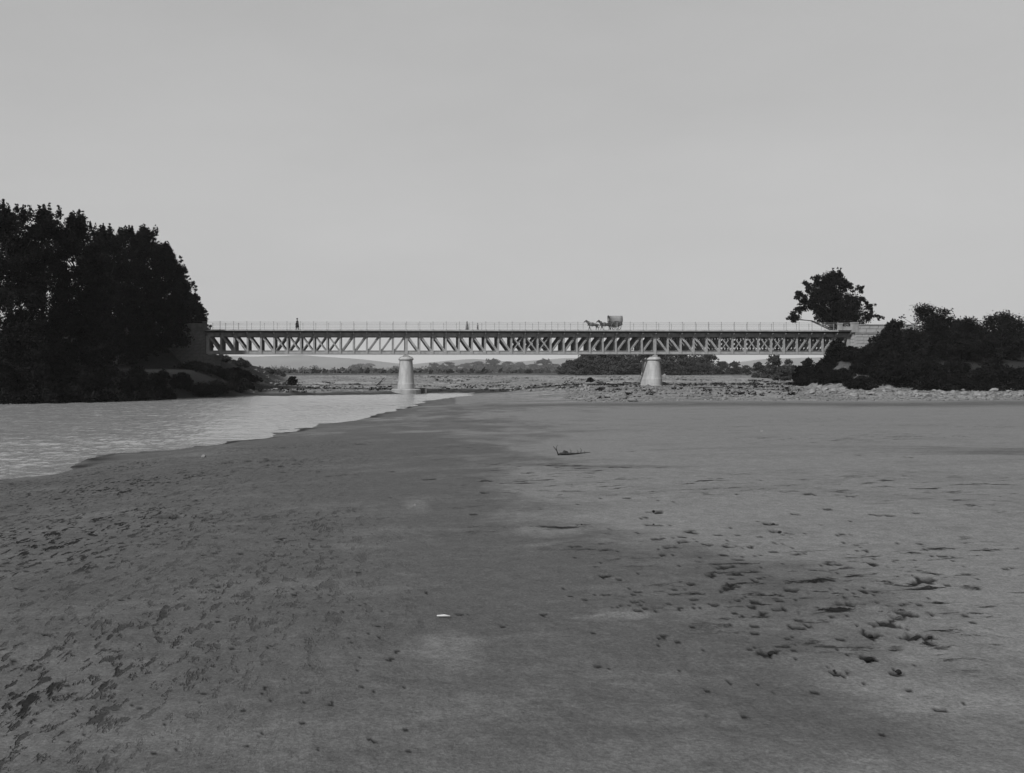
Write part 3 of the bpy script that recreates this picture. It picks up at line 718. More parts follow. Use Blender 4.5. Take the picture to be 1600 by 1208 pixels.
# saplings and scrub just behind the left abutment, under the first panels
for k, (px, py, d, rad_, H_, nm, lab, lf, trk) in enumerate([
    (347, 556, 172, 1.7, 0, 'thin_tree', 'thin leafy sapling close behind the left abutment under the bridge', 'leaf_mid', .07),
    (376, 562, 178, 1.8, 0, 'thin_tree', 'pale feathery sapling under the bridge right of the first sapling', 'leaf_pale', .07),
    (370, 583, 166, 2.6, 0, 'scrub_bush', 'dark scrub at the foot of the left abutment', 'leaf', 0),
    (325, 590, 152, 2.9, 0, 'scrub_bush', 'dark scrub on the bank directly below the left end of the trusses', 'leaf', 0),
    (345, 593, 153, 2.9, 0, 'scrub_bush', 'dark scrub on the slope between the left abutment and the water', 'leaf', 0),
    (366, 598, 154, 2.4, 0, 'scrub_bush', 'dark scrub low on the slope near the muddy shore', 'leaf', 0),
    (302, 588, 148, 2.9, 0, 'scrub_bush', 'dark scrub in front of the left abutment wall', 'leaf', 0),
    (312, 603, 140, 2.9, 0, 'scrub_bush', 'dark overhanging scrub at the water line before the left abutment', 'leaf', 0),
    (338, 605, 144, 2.9, 0, 'scrub_bush', 'dark overhanging scrub at the water line right of the left abutment', 'leaf', 0),
    (362, 608, 148, 2.0, 0, 'scrub_bush', 'low dark scrub at the water line near the tip of the left bank', 'leaf', 0),
    (386, 603, 156, 1.3, 0, 'scrub_bush', 'low dark scrub at the tip of the left bank', 'leaf', 0),
    (392, 590, 170, 1.9, 0, 'scrub_bush', 'dark scrub sloping down to the gravel near the left abutment', 'leaf', 0),
    (418, 585, 215, 1.9, 0, 'scrub_bush', 'grey scrub on the gravel edge behind the bridge left end', 'leaf_mid', 0),
    (437, 587, 225, 1.3, 0, 'scrub_bush', 'low scrub tapering off on the gravel edge behind the bridge', 'leaf_mid', 0),
    (457, 588, 185, 1.15, 0, 'round_bush', 'small round bush alone on the gravel behind the bridge', 'leaf', 0),
    (922, 591, 195, .8, 0, 'round_bush', 'small dark bush alone on the gravel left of the right pier', 'leaf', 0)]):
    p = at_d(px, py, d); g0 = gz(p.x, p.y) - .1
    tree(nm, lab, 'bush' if not trk else 'tree', (p.x, p.y, g0), max(.9, p.z - g0), rad_, 130 + k, .0 if not trk else .25, 60, 30 if trk else 60, .13, 'dome' if not trk else 'oval', trk, lf)

# --- right bank
p = at_d(1300, 428, 182); g0 = gz(p.x, p.y)
ex = []
for (px, py, q) in ((1248, 463, 1.4), (1262, 447, 1.3), (1245, 492, 1.6), (1278, 436, 1.2), (1310, 430, .9), (1307, 440, 1.0), (1345, 452, 1.2), (1340, 470, 1.6), (1358, 478, 1.2), (1362, 493, 1.4), (1374, 496, .8), (1325, 446, 1.3), (1290, 455, 2.0), (1310, 470, 2.2), (1280, 480, 2.3), (1325, 490, 2.4), (1262, 478, 1.8), (1295, 495, 2.5), (1238, 498, 1.1)):
    w = at_d(px, py, 182 + random.uniform(-2, 2)); ex.append((w.x - p.x, w.y - p.y, w.z - g0, q * .88))
tr = tree('spreading_tree', 'large dark spreading tree standing behind the right end of the bridge', 'tree', (p.x, p.y, g0), p.z - g0, 5.6, 301, .42, 70, 75, .19, 'spread', .42, 'leaf', None, 10, extra=ex * 2)
rb = [
    # px, py top, depth, radius, seed label
    (1450, 476, 150, 5.6, 'dark dome of foliage rising above the right parapet wall'),
    (1506, 500, 147, 4.6, 'dark tree beside the dome shaped crown at the right edge'),
    (1565, 492, 150, 5.4, 'dark tree at the far right edge beyond the dome shaped crown'),
    (1395, 507, 146, 3.2, 'dark bushy tree hiding the middle of the right parapet wall'),
    (1372, 532, 143, 2.6, 'dark bushy tree in front of the right abutment wall'),
    (1425, 520, 141, 3.2, 'dark leafy tree below the end pillar of the right wall')]
for k, (px, py, d, rad_, lab) in enumerate(rb):
    p = at_d(px, py, d); g0 = gz(p.x, p.y)
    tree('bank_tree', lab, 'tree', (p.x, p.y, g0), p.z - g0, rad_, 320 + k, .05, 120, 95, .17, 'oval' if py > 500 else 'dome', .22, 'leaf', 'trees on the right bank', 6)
bb = [
    (1308, 532, 150, 2.0, 'dark bush growing up over the last panels of the bridge'),
    (1330, 545, 147, 2.4, 'dark bush at the foot of the right abutment'),
    (1290, 560, 146, 2.0, 'dark bush under the right end of the bridge'),
    (1352, 558, 141, 2.4, 'dark bush in front of the right abutment, low on the bank'),
    (1262, 560, 158, 2.0, 'round dark bush left of the bushes under the right end'),
    (1390, 560, 136, 2.9, 'dark bush low on the right bank above the stones'),
    (1440, 562, 134, 3.0, 'wide dark bush low on the right bank near the edge'),
    (1495, 560, 133, 3.2, 'wide dark bush at the right edge above the stones'),
    (1550, 558, 133, 3.4, 'last dark bush at the far right above the stones'),
    (1318, 582, 138, 2.2, 'low dark bush at the left tip of the right bank thicket'),
    (1252, 572, 168, 1.6, 'small dark bush on the gravel under the right span'),
    (1300, 588, 139, 2.2, 'low dark bush at the foot of the slope under the bridge end'),
    (1345, 592, 134, 2.2, 'low dark bush just above the stones below the right abutment'),
    (1470, 588, 131, 2.6, 'low dark bush just above the stones near the right edge'),
    (1530, 584, 131, 3.0, 'low dark bush just above the stones, second from the right edge'),
    (1592, 580, 132, 3.2, 'dark bush cut by the right edge of the picture above the stones')]
for k, (px, py, d, rad_, lab) in enumerate(bb):
    p = at_d(px, py, d); g0 = gz(p.x, p.y) - .2
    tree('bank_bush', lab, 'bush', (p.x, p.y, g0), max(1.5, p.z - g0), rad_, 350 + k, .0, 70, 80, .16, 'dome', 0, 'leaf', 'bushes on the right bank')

# --- trees beyond the bridge: five crowns shared by copies
protos = []
def far_tree(px, py, d, wpx, lab, leaf, grp, seed, base_py=None):
    p = at_d(px, py, d); g0 = gz(p.x, p.y); H = max(2.0, p.z - g0); Rr = wpx / 2 / 1600 * d
    k = seed % 4
    if not protos:
        for q in range(4):
            C, rad = clumps(1.0, .5, .04, 70, 500 + q, 'dome' if q % 2 else 'oval'); protos.append(leaf_mesh('far_crown', C, rad, 70, .03, 500 + q))
        for q in range(4):
            m = MB(); m.tube([(0, 0, -.05), (.01, 0, .4), (0, .01, .8)], [.03, .022, .008], 6); protos.append(m.mesh('far_trunk', True))
    t = thing('background_tree', lab, 'tree', (p.x, p.y, g0), random.uniform(0, 6), grp)
    key = (k, leaf)
    me = FT.get(key)
    if me is None: me = protos[k].copy(); me.materials.append(MAT[leaf]); FT[key] = me
    tm = FT.get(k)
    if tm is None: tm = protos[4 + k].copy(); tm.materials.append(MAT['bark']); FT[k] = tm
    c = obj('crown', me, None, t); c.scale = (Rr * 2, Rr * 2, H); q = obj('trunk', tm, None, t); q.scale = (H, H, H)
    return t
FT = {}
# dark copse behind the right pier
cop = [(893, 571, 40), (915, 559, 50), (945, 549, 60), (975, 546, 60), (1005, 547, 56), (1035, 545, 60), (1062, 548, 54), (1088, 553, 46), (1108, 560, 40), (1128, 572, 36), (1148, 573, 30), (1165, 578, 26), (885, 574, 34), (903, 568, 40), (930, 558, 44), (1095, 566, 40), (960, 560, 50), (1020, 562, 50), (1075, 568, 50), (925, 570, 44), (990, 570, 44), (1045, 572, 44)]
for k, (px, py, w) in enumerate(cop):
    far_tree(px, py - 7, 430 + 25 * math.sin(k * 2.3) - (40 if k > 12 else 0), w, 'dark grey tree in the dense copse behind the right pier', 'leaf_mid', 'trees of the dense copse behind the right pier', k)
# trees under the right span
for k, (px, py, d, w, lab) in enumerate([(1186, 566, 250, 30, 'grey rounded tree under the right span, leftmost of three'), (1210, 556, 245, 40, 'grey broad tree under the right span, middle of three'), (1232, 562, 240, 30, 'grey feathery tree under the right span, rightmost of three'), (1222, 576, 225, 40, 'low grey shrub in front of the three trees under the right span')]):
    far_tree(px, py, d, w, lab, 'leaf_mid', None, k + 1)
# hazier clumps
far = [(560, 572, 34), (577, 571, 26), (548, 579, 30), (592, 579, 22), (615, 581, 26), (656, 580, 26), (678, 571, 26), (702, 569, 34), (728, 571, 30), (748, 568, 34), (770, 565, 36), (793, 568, 30), (812, 570, 30), (832, 572, 28), (850, 565, 32), (868, 572, 28), (480, 583, 30), (510, 583, 34), (532, 582, 26)]
FO = sorted(a for a, b, c in far); ORD = 'first second third fourth fifth sixth seventh eighth ninth tenth eleventh twelfth thirteenth fourteenth fifteenth sixteenth seventeenth eighteenth nineteenth'.split()
for k, (px, py, w) in enumerate(far):
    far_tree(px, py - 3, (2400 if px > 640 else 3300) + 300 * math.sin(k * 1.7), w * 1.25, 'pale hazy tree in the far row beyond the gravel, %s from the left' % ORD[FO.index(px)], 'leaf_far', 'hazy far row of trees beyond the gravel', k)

# distant woods: one mass along the plain (nobody could count it)
def far_wood():
    g = np.random.default_rng(77); C, rad = [], []
    for k in range(620):
        px = g.uniform(-400, 2100); d = g.uniform(1700, 3200); base = at_d(px, 580, d); h = g.uniform(5, 13)
        C.append((base.x, base.y, gz(base.x, base.y) + h * .45)); rad.append(h)
    for k in range(200):
        px = g.uniform(360, 880); d = g.uniform(600, 900); base = at_d(px, 580, d); h = g.uniform(1.0, 3.0)
        C.append((base.x, base.y, gz(base.x, base.y) + h * .3)); rad.append(h * 1.3)
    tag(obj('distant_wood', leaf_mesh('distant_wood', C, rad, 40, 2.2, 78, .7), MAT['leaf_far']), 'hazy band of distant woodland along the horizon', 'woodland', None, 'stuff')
far_wood()

# ------------------------------------------------------------------ stones
def stone_shape(seed, sub=2):
    bm = bmesh.new(); bmesh.ops.create_icosphere(bm, subdivisions=sub, radius=1); r_ = random.Random(seed)
    dirs = [Vector((r_.gauss(0, 1), r_.gauss(0, 1), r_.gauss(0, 1))).normalized() for _ in range(7)]; cut = [r_.uniform(.55, .85) for _ in dirs]
    for v in bm.verts:
        for d, c in zip(dirs, cut):
            q = v.co.dot(d)
            if q > c: v.co -= d * (q - c) * .9
        v.co += Vector((r_.uniform(-.04, .04), r_.uniform(-.04, .04), r_.uniform(-.04, .04)))
    me = bpy.data.meshes.new('stone'); bm.to_mesh(me); bm.free(); return me
ST = [stone_shape(900 + i) for i in range(6)]
for s_ in ST: s_.materials.append(MAT['boulder'])
# riprap row below the right bank bushes
rr_ = random.Random(21)
for k in range(58):
    px = 1272 + 330 * (k / 57) + rr_.uniform(-5, 5); py = 612 + rr_.uniform(-4, 7) + (px - 1280) * .008
    p = on_ground(px, py); s = rr_.uniform(.2, .5)
    o = obj('boulder', ST[k % 6], None, None, (p.x, p.y, gz(p.x, p.y) + s * .22)); o.scale = (s * rr_.uniform(.9, 1.5), s, s * rr_.uniform(.55, .85)); o.rotation_euler = (rr_.uniform(-.3, .3), rr_.uniform(-.3, .3), rr_.uniform(0, 6))
    tag(o, 'pale boulder in the row of stones below the right bank bushes', 'boulder', 'boulders below the right bank bushes')
# heap of broken stone between the piers
for k in range(46):
    px = 745 + abs(rr_.gauss(0, 1)) * 60 if k < 6 else rr_.uniform(780, 925); py = 607.5 + rr_.uniform(-4.5, 5)
    p = on_ground(px, py); s = rr_.uniform(.15, .36)
    o = obj('boulder', ST[k % 6], None, None, (p.x, p.y, gz(p.x, p.y) + s * .3)); o.scale = (s * rr_.uniform(.9, 1.5), s, s * rr_.uniform(.6, 1)); o.rotation_euler = (rr_.uniform(-.5, .5), rr_.uniform(-.5, .5), rr_.uniform(0, 6))
    tag(o, 'pale broken stone in the heap between the two piers', 'boulder', 'broken stones between the two piers')
# wet stones on the left bank mud
for k in range(40):
    px = rr_.uniform(350, 480); p = at_d(px, 600, rr_.uniform(151, 172)); s = rr_.uniform(.12, .3)
    o = obj('boulder', ST[k % 6], None, None, (p.x, p.y, gz(p.x, p.y) + s * .25)); o.scale = (s * rr_.uniform(.9, 1.6), s, s * rr_.uniform(.5, .8)); o.rotation_euler = (0, 0, rr_.uniform(0, 6))
    tag(o, 'stone on the muddy shore below the left abutment', 'boulder', 'stones on the muddy left shore')
# gravel of the bars: uncountable
def gravel():
    g = np.random.default_rng(31)
    base = ST[0]; bm = bmesh.new(); bmesh.ops.create_icosphere(bm, subdivisions=1, radius=1); v0 = np.array([v.co[:] for v in bm.verts]); f0 = np.array([[v.index for v in f.verts] for f in bm.faces]); bm.free()
    px = np.concatenate([g.uniform(385, 1500, 5200), g.uniform(880, 1600, 4200)]); d = np.concatenate([g.uniform(150, 290, 5200), g.uniform(102, 175, 4200)])
    P = np.array([at_d(a, 580, b)[:] for a, b in zip(px, d)]); z, s, d2, r = heights(P[:, 0], P[:, 1])
    keep = (z > .12) & ((P[:, 0] > 22) | (d2 > 3)) & ~((P[:, 0] > 66) & (z > 2.2)); P = P[keep]; z = z[keep]; n = len(P)
    sz = (.045 + .17 * g.random(n) ** 2) * np.where(P[:, 1] > 165, 1.45, 1) * np.where(g.random(n) < .06, 1.7, 1)
    V = v0[None] * (1 + .25 * g.normal(size=(n, len(v0), 1))) * np.stack([sz * g.uniform(.9, 1.7, n), sz, sz * g.uniform(.4, .8, n)], 1)[:, None]
    a = g.uniform(0, 6.28, n); c, s_ = np.cos(a)[:, None], np.sin(a)[:, None]
    V = np.stack([V[..., 0] * c - V[..., 1] * s_ + P[:, :1], V[..., 0] * s_ + V[..., 1] * c + P[:, 1:2], V[..., 2] + (z + sz * .2)[:, None]], -1)
    F = (f0[None] + (np.arange(n) * len(v0))[:, None, None]).reshape(-1, 3)
    tag(obj('gravel', np_mesh('gravel', V.reshape(-1, 3), F), MAT['pebble']), 'coarse pale gravel covering the bars under and behind the bridge', 'gravel', None, 'stuff')
gravel()
def shadow_specks():  # small dark leaf clumps stand in for shadow specks among the gravel
    g = np.random.default_rng(64); C, rad = [], []
    spots = [(430, 620, 160, 230, 45), (660, 860, 175, 250, 70), (860, 1000, 150, 235, 40), (1060, 1250, 140, 230, 80), (400, 520, 152, 172, 25), (930, 1240, 112, 150, 40)]
    for a, b, d0, d1, k in spots:
        for _ in range(k):
            p = at_d(g.uniform(a, b), 580, g.uniform(d0, d1)); z = gz(p.x, p.y)
            if z < .15: continue
            h = g.uniform(.12, .34)
            for q in range(4): C.append((p.x + g.normal() * .5, p.y + g.normal() * .3, z + h * .4)); rad.append(h)
    tag(obj('shadow_clumps', leaf_mesh('shadow_clumps', C, rad, 16, .09, 65, .7), MAT['leaf']), 'scattered dark leaf clumps put in as shadow specks on the gravel bars', 'shadow_specks', None, 'stuff')
shadow_specks()
# dark clods of dried silt and weed in the nearer holes
cr_ = random.Random(8); CL = []
for i in range(5):
    me = stone_shape(940 + i, 2); me.materials.append(MAT['clod']); CL.append(me)
for (hx, hy, hr, el, rot, dep) in PITS[:44]:
    for q in range(cr_.choice((1, 1, 2))):
        x, y = hx + cr_.uniform(-.8, .8) * hr, hy + cr_.uniform(-.6, .6) * hr; s = hr * cr_.uniform(.25, .5)
        o = obj('silt_clod', cr_.choice(CL), None, None, (x, y, gz(x, y) - dep * .15)); o.scale = (s * cr_.uniform(1, 1.8), s, s * .7); o.rotation_euler = (0, 0, cr_.uniform(0, 6))
        tag(o, 'dark clod lying in a hollow of the pale silt at the right', 'clod', 'dark clods in the hollows of the right silt')
# single pebbles
for px, py, wpx, m_, lab in ((318, 714, 8, 'boulder', 'lone angular stone on the wet silt near the left water edge'), (1190, 675, 6, 'boulder', 'small rounded pale stone on the flat sand at the right'), (648, 790, 5, 'boulder', 'tiny pale pebble on the smooth dark silt')):
    p = on_ground(px, py); s = wpx / 1600 * p.y * .5
    o = obj('stone', ST[2], None, None, (p.x, p.y, p.z + s * .25)); o.scale = (s * 1.1, s, s * .8); tag(o, lab, 'stone')
# pale stick in the foreground
p = on_ground(694, 967)
m = MB(); m.tube([(-.06, .012, .012), (0, 0, .016), (.05, -.012, .014)], [.006, .010, .005], 8)
o = m.build('stick', MAT['pale_wood'], None, True); o.location = p + Vector((0, 0, .012)); tag(o, 'short pale stick lying on the dark silt in the foreground', 'stick')
# stranded branch on the sand
def branch():
    p = on_ground(880, 711); s = p.y / 1600 * .85
    t = thing('driftwood', 'dark stranded branch with upright twig on the sand before the bridge', 'driftwood', p)
    X = lambda a: (a - 880) * s; Z = lambda b: (711 - b) * s
    m = MB(); m.tube([(X(870), 0, Z(713)), (X(876), .1, Z(709)), (X(888), .05, Z(709)), (X(905), .1, Z(709)), (X(934), .3, Z(708))], [2.2*s, 2.4*s, 2.6*s, 1.4*s, .5*s], 7); m.build('stem', MAT['driftwood'], t, True)
    m = MB(); m.tube([(X(872), 0, Z(713)), (X(868), 0, Z(703)), (X(862), .05, Z(695))], [1.2*s, .9*s, .5*s], 6); m.tube([(X(868), 0, Z(703)), (X(867), 0, Z(697)), (X(870), 0, Z(692))], [.7*s, .5*s, .3*s], 5); m.build('twig', MAT['driftwood'], t, True)
    m = MB(); m.tube([(X(878), .1, Z(712)), (X(884), .1, Z(705)), (X(888), .1, Z(707)), (X(890), .1, Z(712))], [2*s, 3.2*s, 3*s, 1.6*s], 7); m.build('root_knot', MAT['driftwood'], t, True)
    for k, (a, b) in enumerate(((895, 701), (908, 702), (914, 699), (921, 704))):
        m = MB(); m.tube([(X(a), .1, Z(709)), (X(a + 1), .1, Z(b + 3)), (X(a - 1), .12, Z(b))], [.7*s, .5*s, .25*s], 5); m.build('twig', MAT['driftwood'], t, True)
branch()
# plank-like poles against the gravel slope left of the left pier
pa, pb = on_ground(588, 604), on_ground(601, 594)
m = MB(); m.tube([pa + Vector((0, 0, .15)), pb + Vector((0, 0, .6))], [.09, .06], 8); tag(m.build('pole', MAT['driftwood']), 'dark pole lying up the gravel slope left of the left pier', 'pole')

# ------------------------------------------------------------------ people
def person(label, loc, rz, h, coat, trousers, hat='brim', skirt=False, stride=.16, arm=(.12, .12)):
    t = thing('person', label, 'person', loc, rz); k = h / 1.75
    V, E, rad = [], [], []
    def n(x, y, z, r, par=None):
        V.append((x * k, y * k, z * k)); rad.append(r * k if not isinstance(r, tuple) else (r[0] * k, r[1] * k)); i = len(V) - 1
        if par is not None: E.append((par, i))
        return i
    pel = n(0, 0, .94, (.15, .11)); wa = n(0, 0, 1.10, (.13, .10), pel); ch = n(0, .01, 1.32, (.17, .115), wa); nk = n(0, .0, 1.47, .06, ch)
    j = n(0, .02, 1.54, .06, nk); hd = n(0, .03, 1.62, (.075, .095), j); n(0, .02, 1.70, (.065, .08), hd); n(0, .125, 1.605, .014, hd)
    for s in (-1, 1): n(s * .085, .02, 1.61, .018, hd)
    legs = []
    for s in (-1, 1):
        st = stride * s
        hp = n(s * .09, 0, .9, .095, pel); kn = n(s * .1, st * .5 + .03, .5, .06, hp); an = n(s * .1, st, .09, .04, kn); n(s * .11, st + .13, .04, .04, an); legs.append((hp, kn, an))
    arms = []
    for s in (-1, 1):
        sh = n(s * .2, 0, 1.40, .06, ch); el = n(s * .25, -.02 - s * stride * .3, 1.12, .045, sh); wr = n(s * .24, arm[0] - s * stride * .5, .92, .032, el); pm = n(s * .24, arm[0] + .03 - s * stride * .5, .86, (.03, .016), wr)
        for q in range(4): 
            f1 = n(s * .24 + (q - 1.5) * .006 * s, arm[0] + .02 + q * .014 - s * stride * .5, .80 - .006 * abs(q - 1), .009, pm); n(s * .235, arm[0] + .035 + q * .013 - s * stride * .5, .76 + .004 * q, .008, f1)
        th = n(s * .215, arm[0] + .055 - s * stride * .5, .855, .010, wr); n(s * .21, arm[0] + .075 - s * stride * .5, .825, .009, th)
        arms.append((sh, el, wr))
    obj('body', skin_mesh('body', V, E, rad, 1), MAT['skin'], t)
    def ell(z, a, b, cy=0, N=14): return [(a * k * math.cos(2*math.pi*i/N), cy * k + b * k * math.sin(2*math.pi*i/N), z * k) for i in range(N)]
    m = MB(); hem = (.42 if hat == 'brim' else .12) if skirt else .78
    m.rings([ell(hem, .29 if skirt else .225, .29 if skirt else .19), ell(.95, .24 if skirt else .195, .23 if skirt else .16), ell(1.10, .22 if skirt else .175, .2 if skirt else .145), ell(1.30, .235, .19), ell(1.42, .2, .125), ell(1.49, .075, .075)])
    for a, b, c in arms: m.tube([V[a], V[b], V[c]], [.082*k, .066*k, .05*k], 8)
    m.build(('cloak' if hat == 'brim' else 'dress') if skirt else 'coat', MAT[coat], t, True)
    if not skirt or hat == 'brim':
        m = MB()
        for a, b, c in legs: m.tube([V[a], V[b], V[c]], [.115*k, .082*k, .07*k], 9)
        m.build('trousers', MAT[trousers], t, True)
    m = MB()
    for (_, _, c) in legs: x, y, z = V[c]; m.rings([[(x + .05*k*math.cos(a)*1.0, y + .05*k + .14*k*math.sin(a), zz) for a in [2*math.pi*i/10 for i in range(10)]] for zz in (.0, .07*k)])
    m.build('shoes', MAT['leather'], t, True)
    m = MB(); m.rings([ell(1.60, .088, .10, .0), ell(1.70, .086, .10, .01), ell(1.755, .05, .06, .015)]); m.build('hair', MAT['hair'], t, True)
    m = MB()
    if hat == 'brim': m.rings([ell(1.69, .17, .19, .02), ell(1.705, .17, .19, .02), ell(1.71, .098, .115, .02), ell(1.80, .09, .105, .02), ell(1.83, .04, .05, .02)])
    elif hat == 'scarf': m.rings([ell(1.46, .13, .13, -.02), ell(1.58, .105, .12, -.01), ell(1.70, .1, .115, .0), ell(1.77, .055, .07, .0)])
    else: m.rings([ell(1.69, .1, .115, .02), ell(1.76, .1, .115, .02), ell(1.79, .05, .06, .02)])
    m.build('headscarf' if hat == 'scarf' else 'hat', MAT[coat], t, True)
    return t
WALK = DECK - .056
p = on_y(464.5, 515, 161.2)
person('person in a long black cloak and hat walking with a stick at the left end', (p.x, 161.2, WALK), R(90), 1.86, 'cloth_black', 'cloth_black', 'brim', True, .2, (.16, .16))
m = MB(); m.tube([(p.x + .42, 161.36, WALK + .004), (p.x + .12, 161.42, WALK + .86)], [.014, .018], 8); m.tube([(p.x + .12, 161.42, WALK + .86), (p.x + .06, 161.42, WALK + .9), (p.x, 161.42, WALK + .87)], [.018, .018, .014], 8)
tag(m.build('walking_stick', MAT['driftwood'], None, True), 'slanting walking stick held by the person in black', 'stick')
p = on_y(729.8, 515, 165.3)
person('taller grey clad person in a skirt on the far footway above the middle span', (p.x, 165.3, WALK), R(-80), 1.66, 'cloth_grey', 'cloth_grey', 'scarf', True, .1)
p = on_y(746.3, 515, 165.3)
person('smaller grey clad person with cap behind the taller one above the middle span', (p.x, 165.3, WALK), R(-80), 1.36, 'cloth_grey', 'cloth_grey', 'cap', False, .18)

# ------------------------------------------------------------------ horses and covered cart (heading left, -x)
def horse(label, X, Yc, coat, step, group=None):
    t = thing('horse', label, 'horse', (X, Yc, WALK), 0, group); V, E, rad = [], [], []
    def n(x, y, z, r, par=None):
        V.append((x, y, z)); rad.append(r); i = len(V) - 1
        if par is not None: E.append((par, i))
        return i
    pel = n(.62, 0, 1.12, (.27, .25)); lo = n(.25, 0, 1.08, (.28, .29), pel); ba = n(-.15, 0, 1.06, (.27, .30), lo); che = n(-.55, 0, 1.12, (.24, .28), ba)
    n1 = n(-.82, 0, 1.34, (.15, .19), che); n2 = n(-1.02, 0, 1.55, (.10, .14), n1); po = n(-1.15, 0, 1.66, (.095, .11), n2); f1 = n(-1.33, 0, 1.54, (.075, .09), po); n(-1.52, 0, 1.36, (.055, .06), f1)
    for s in (-1, 1): n(-1.12, s * .07, 1.80, .025, po)
    tl = n(.90, 0, 1.10, .05, pel); t2 = n(1.0, 0, .85, .055, tl); n(1.0, 0, .5, .03, t2)
    for s, ph in ((-1, step), (1, -step)):
        a = n(-.55, s * .15, .86, (.10, .12), che); b = n(-.57 - ph * .4, s * .15, .52, .055, a); c = n(-.55 - ph * .9, s * .15, .2, .04, b); n(-.58 - ph, s * .15, .04, .055, c)
        a = n(.58 + ph * .1, s * .16, .84, (.12, .16), pel); b = n(.78 + ph * .5, s * .15, .50, .06, a); c = n(.70 + ph * .8, s * .15, .2, .042, b); n(.66 + ph * .9, s * .15, .04, .056, c)
    obj('body', skin_mesh('horse_body', V, E, rad, 2), MAT[coat], t)
    m = MB(); m.tube([(-1.10, 0, 1.80), (-.93, 0, 1.66), (-.74, 0, 1.48), (-.58, 0, 1.36)], [.04, .06, .06, .03], 7); m.build('mane', MAT['mane'], t, True)
    m = MB()
    for k in range(17):
        pass
    ring = [(-.72 + .09 * math.cos(a), .27 * math.sin(a), 1.22 + .34 * math.cos(a)) for a in [2*math.pi*i/16 for i in range(17)]]
    m.tube(ring, .055, 7, False); m.build('collar', MAT['leather'], t, True)
    ring = [(-.05, .30 * math.sin(a), 1.06 + .325 * math.cos(a)) for a in [2*math.pi*i/16 for i in range(17)]]
    m = MB(); m.tube(ring, .03, 6, False); m.box(-.16, .06, -.16, .16, 1.35, 1.42); m.build('harness_saddle', MAT['leather'], t, True)
    for s in (-1, 1):
        m = MB(); m.tube([(-.66, s * .27, 1.1), (0, s * .31, 1.0), (.95, s * .24, .92)], .018, 6); m.build('trace', MAT['leather'], t, True)
    m = MB(); m.tube([(-1.42, .075, 1.46), (-1.42, -.075, 1.46)], .02, 6); m.tube([(-1.2, -.1, 1.62), (-1.45, -.075, 1.42), (-.7, -.24, 1.25)], .012, 5); m.build('bridle', MAT['leather'], t, True)
    return t
YC = 162.9
h1 = on_y(912, 515, YC).x; h2 = on_y(931.5, 515, YC).x
horse('leading grey horse pulling the covered cart over the bridge', h1 + 1.5, YC, 'horse_grey', .22, 'horses drawing the covered cart')
horse('dark horse harnessed between the shafts right before the covered cart', h2 + 1.5, YC, 'horse_bay', -.2, 'horses drawing the covered cart')
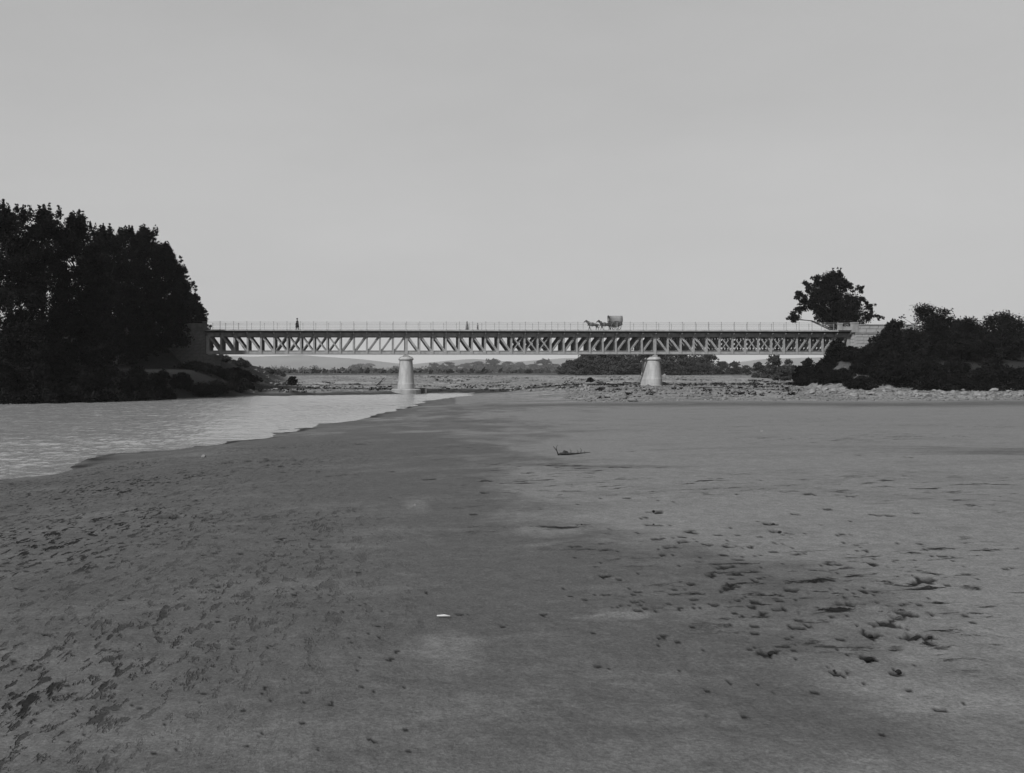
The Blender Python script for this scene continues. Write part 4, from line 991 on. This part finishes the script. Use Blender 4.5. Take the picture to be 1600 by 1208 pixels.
def cart():
    xc = on_y(961.3, 515, YC).x; t = thing('covered_cart', 'two wheeled covered cart with pale canvas hood crossing the bridge', 'cart', (xc, YC, WALK)); r = .82
    wh = []
    for s in (-1, 1):
        y = s * .78
        m = MB(); m.tube([(r * .94 * math.cos(a), y, r + r * .94 * math.sin(a)) for a in [2*math.pi*i/32 for i in range(33)]], .05, 8, False)
        w = m.build('wheel', MAT['wheel_wood'], t, True)
        m = MB(); m.tube([(r * .985 * math.cos(a), y, r + r * .985 * math.sin(a)) for a in [2*math.pi*i/32 for i in range(33)]], .015, 6, False); m.build('tyre', MAT['iron_dark'], w, True)
        m = MB(); m.tube([(0, y - .14, r), (0, y - .06, r), (0, y + .06, r), (0, y + .14, r)], [.08, .12, .12, .08], 12); m.build('hub', MAT['wheel_wood'], w, True)
        for i in range(12):
            a = 2 * math.pi * i / 12; m = MB(); m.bar((.1 * math.cos(a), y, r + .1 * math.sin(a)), (r * .92 * math.cos(a), y, r + r * .92 * math.sin(a)), .04, .05); m.build('spoke', MAT['wheel_wood'], w)
    m = MB(); m.tube([(0, -.92, r), (0, .92, r)], .045, 8); m.build('axle', MAT['iron_dark'], t)
    m = MB(); m.box(-.98, .98, -.58, .58, .92, .98); m.build('floor', MAT['cart_wood'], t)
    for s in (-1, 1):
        for i in range(4):
            m = MB(); m.box(-1.0, 1.0, s * .61 - .018, s * .61 + .018, .93 + i * .155, 1.075 + i * .155); m.build('side_plank', MAT['cart_wood'], t)
    m = MB(); m.box(.985, 1.02, -.6, .6, .93, 1.5); m.build('tail_board', MAT['cart_wood'], t)
    m = MB(); m.rings([[(x, -.5 * q, .62 + .3 * (1 - q)), (x, .5 * q, .62 + .3 * (1 - q)), (x, .56, .90), (x, -.56, .90)] for x, q in ((-.7, .7), (.0, 1), (.6, .7))]); m.build('under_basket', MAT['cart_wood'], t)
    # hood: open-fronted barrel of canvas with thickness, leaning forward at the mouth
    N = 14; out = []
    for rad_, sgn in ((.66, 1), (.63, -1)):
        ri = []
        for x, lean in ((-1.02, -.12), (-.3, 0), (.5, 0), (1.04, .05)):
            ri.append([(x + lean * math.sin(math.pi * i / N) ** .7, -rad_ * math.cos(math.pi * i / N), 1.50 + (.98 if sgn > 0 else .95) * math.sin(math.pi * i / N) ** .42) for i in range(N + 1)])
        out.append(ri)
    m = MB(); 
    for ri in out:
        b = len(m.v)
        for q in ri: m.v += q
        for j in range(3):
            for i in range(N): m.f.append((b + j*(N+1) + i, b + j*(N+1) + i + 1, b + (j+1)*(N+1) + i + 1, b + (j+1)*(N+1) + i))
    M_ = 4 * (N + 1)
    for i in range(N):
        m.f.append((i, i + 1, M_ + i + 1, M_ + i))
        m.f.append((3*(N+1) + i, 3*(N+1) + i + 1, M_ + 3*(N+1) + i + 1, M_ + 3*(N+1) + i))
    m.build('hood', MAT['canvas'], t, True)
    back = [(1.06, -.63 * math.cos(math.pi * i / N), 1.5 + .94 * math.sin(math.pi * i / N) ** .42) for i in range(N + 1)]
    m = MB(); m.rings([back, [(x + .02, y, z) for x, y, z in back]]); m.build('hood_back', MAT['canvas'], t)
    m = MB(); m.tube([(-1.14 + .12 * (1 - math.sin(math.pi * i / N) ** .7), -.66 * math.cos(math.pi * i / N), 1.50 + .99 * math.sin(math.pi * i / N) ** .42) for i in range(N + 1)], .045, 6); m.build('hood_hoop', MAT['leather'], t, True)
    for s in (-1, 1):
        m = MB(); m.tube([(.2, s * .5, .88), (-1.2, s * .42, .95), (-3.1, s * .36, 1.02)], [.045, .045, .03], 7); m.build('shaft', MAT['cart_wood'], t, True)
    m = MB(); m.box(-.95, -.6, -.55, .55, 1.2, 1.26); m.build('seat', MAT['cart_wood'], t)
    return xc
xc = cart()
# the driver under the hood
def driver():
    t = thing('person', 'dark clad driver sitting at the front of the covered cart', 'person', (xc - .78, YC, WALK + 1.262), R(90))
    V, E, rad = [], [], []
    def n(x, y, z, r, par=None):
        V.append((x, y, z)); rad.append(r); i = len(V) - 1
        if par is not None: E.append((par, i))
        return i
    pel = n(0, 0, .11, (.15, .11)); wa = n(0, 0, .26, (.13, .1), pel); ch = n(0, .03, .46, (.17, .115), wa); nk = n(0, .05, .60, .055, ch); j = n(0, .07, .66, .055, nk); hd = n(0, .085, .74, (.075, .09), j); n(0, .075, .81, (.06, .075), hd); n(0, .175, .725, .014, hd)
    for s in (-1, 1):
        hp = n(s * .1, .06, .09, .085, pel); kn = n(s * .12, .42, .10, .065, hp); an = n(s * .12, .5, -.25, .045, kn); n(s * .12, .62, -.29, .04, an)
        sh = n(s * .2, .03, .52, .06, ch); el = n(s * .24, .12, .26, .045, sh); wr = n(s * .14, .38, .26, .032, el); pm = n(s * .12, .44, .26, (.03, .018), wr)
        for q in range(4): n(s * .12, .50 - .003 * q, .285 - .018 * q, .009, pm)
        n(s * .10, .45, .31, .010, pm)
    obj('body', skin_mesh('driver_body', V, E, rad, 1), MAT['cloth_black'], t)
    def ell(z, a, b, cy=0, N=14): return [(a * math.cos(2*math.pi*i/N), cy + b * math.sin(2*math.pi*i/N), z) for i in range(N)]
    m = MB(); m.rings([ell(.02, .2, .17), ell(.26, .17, .14), ell(.46, .21, .15, .03), ell(.56, .19, .12, .04), ell(.63, .07, .07, .06)]); m.build('coat', MAT['cloth_black'], t, True)
    m = MB(); m.rings([ell(.80, .17, .19, .08), ell(.815, .17, .19, .08), ell(.82, .098, .115, .08), ell(.90, .09, .1, .08), ell(.93, .04, .05, .08)]); m.build('hat', MAT['cloth_black'], t, True)
driver()

# ------------------------------------------------------------------ haze in the air
def haze():
    m = bpy.data.materials.new('haze_air'); m.use_nodes = True; n, l = m.node_tree.nodes, m.node_tree.links; n.clear()
    o = n.new('ShaderNodeOutputMaterial'); v = n.new('ShaderNodeVolumePrincipled'); v.inputs['Color'].default_value = G(.95); v.inputs['Density'].default_value = .00007; v.inputs['Anisotropy'].default_value = 0.0
    l.new(v.outputs[0], o.inputs['Volume'])
    b = MB(); b.box(-10500, 10500, -10500, 10500, -14, 190); ob = b.build('haze', m); tag(ob, 'thin summer haze over the river plain', 'haze', None, 'stuff')
haze()
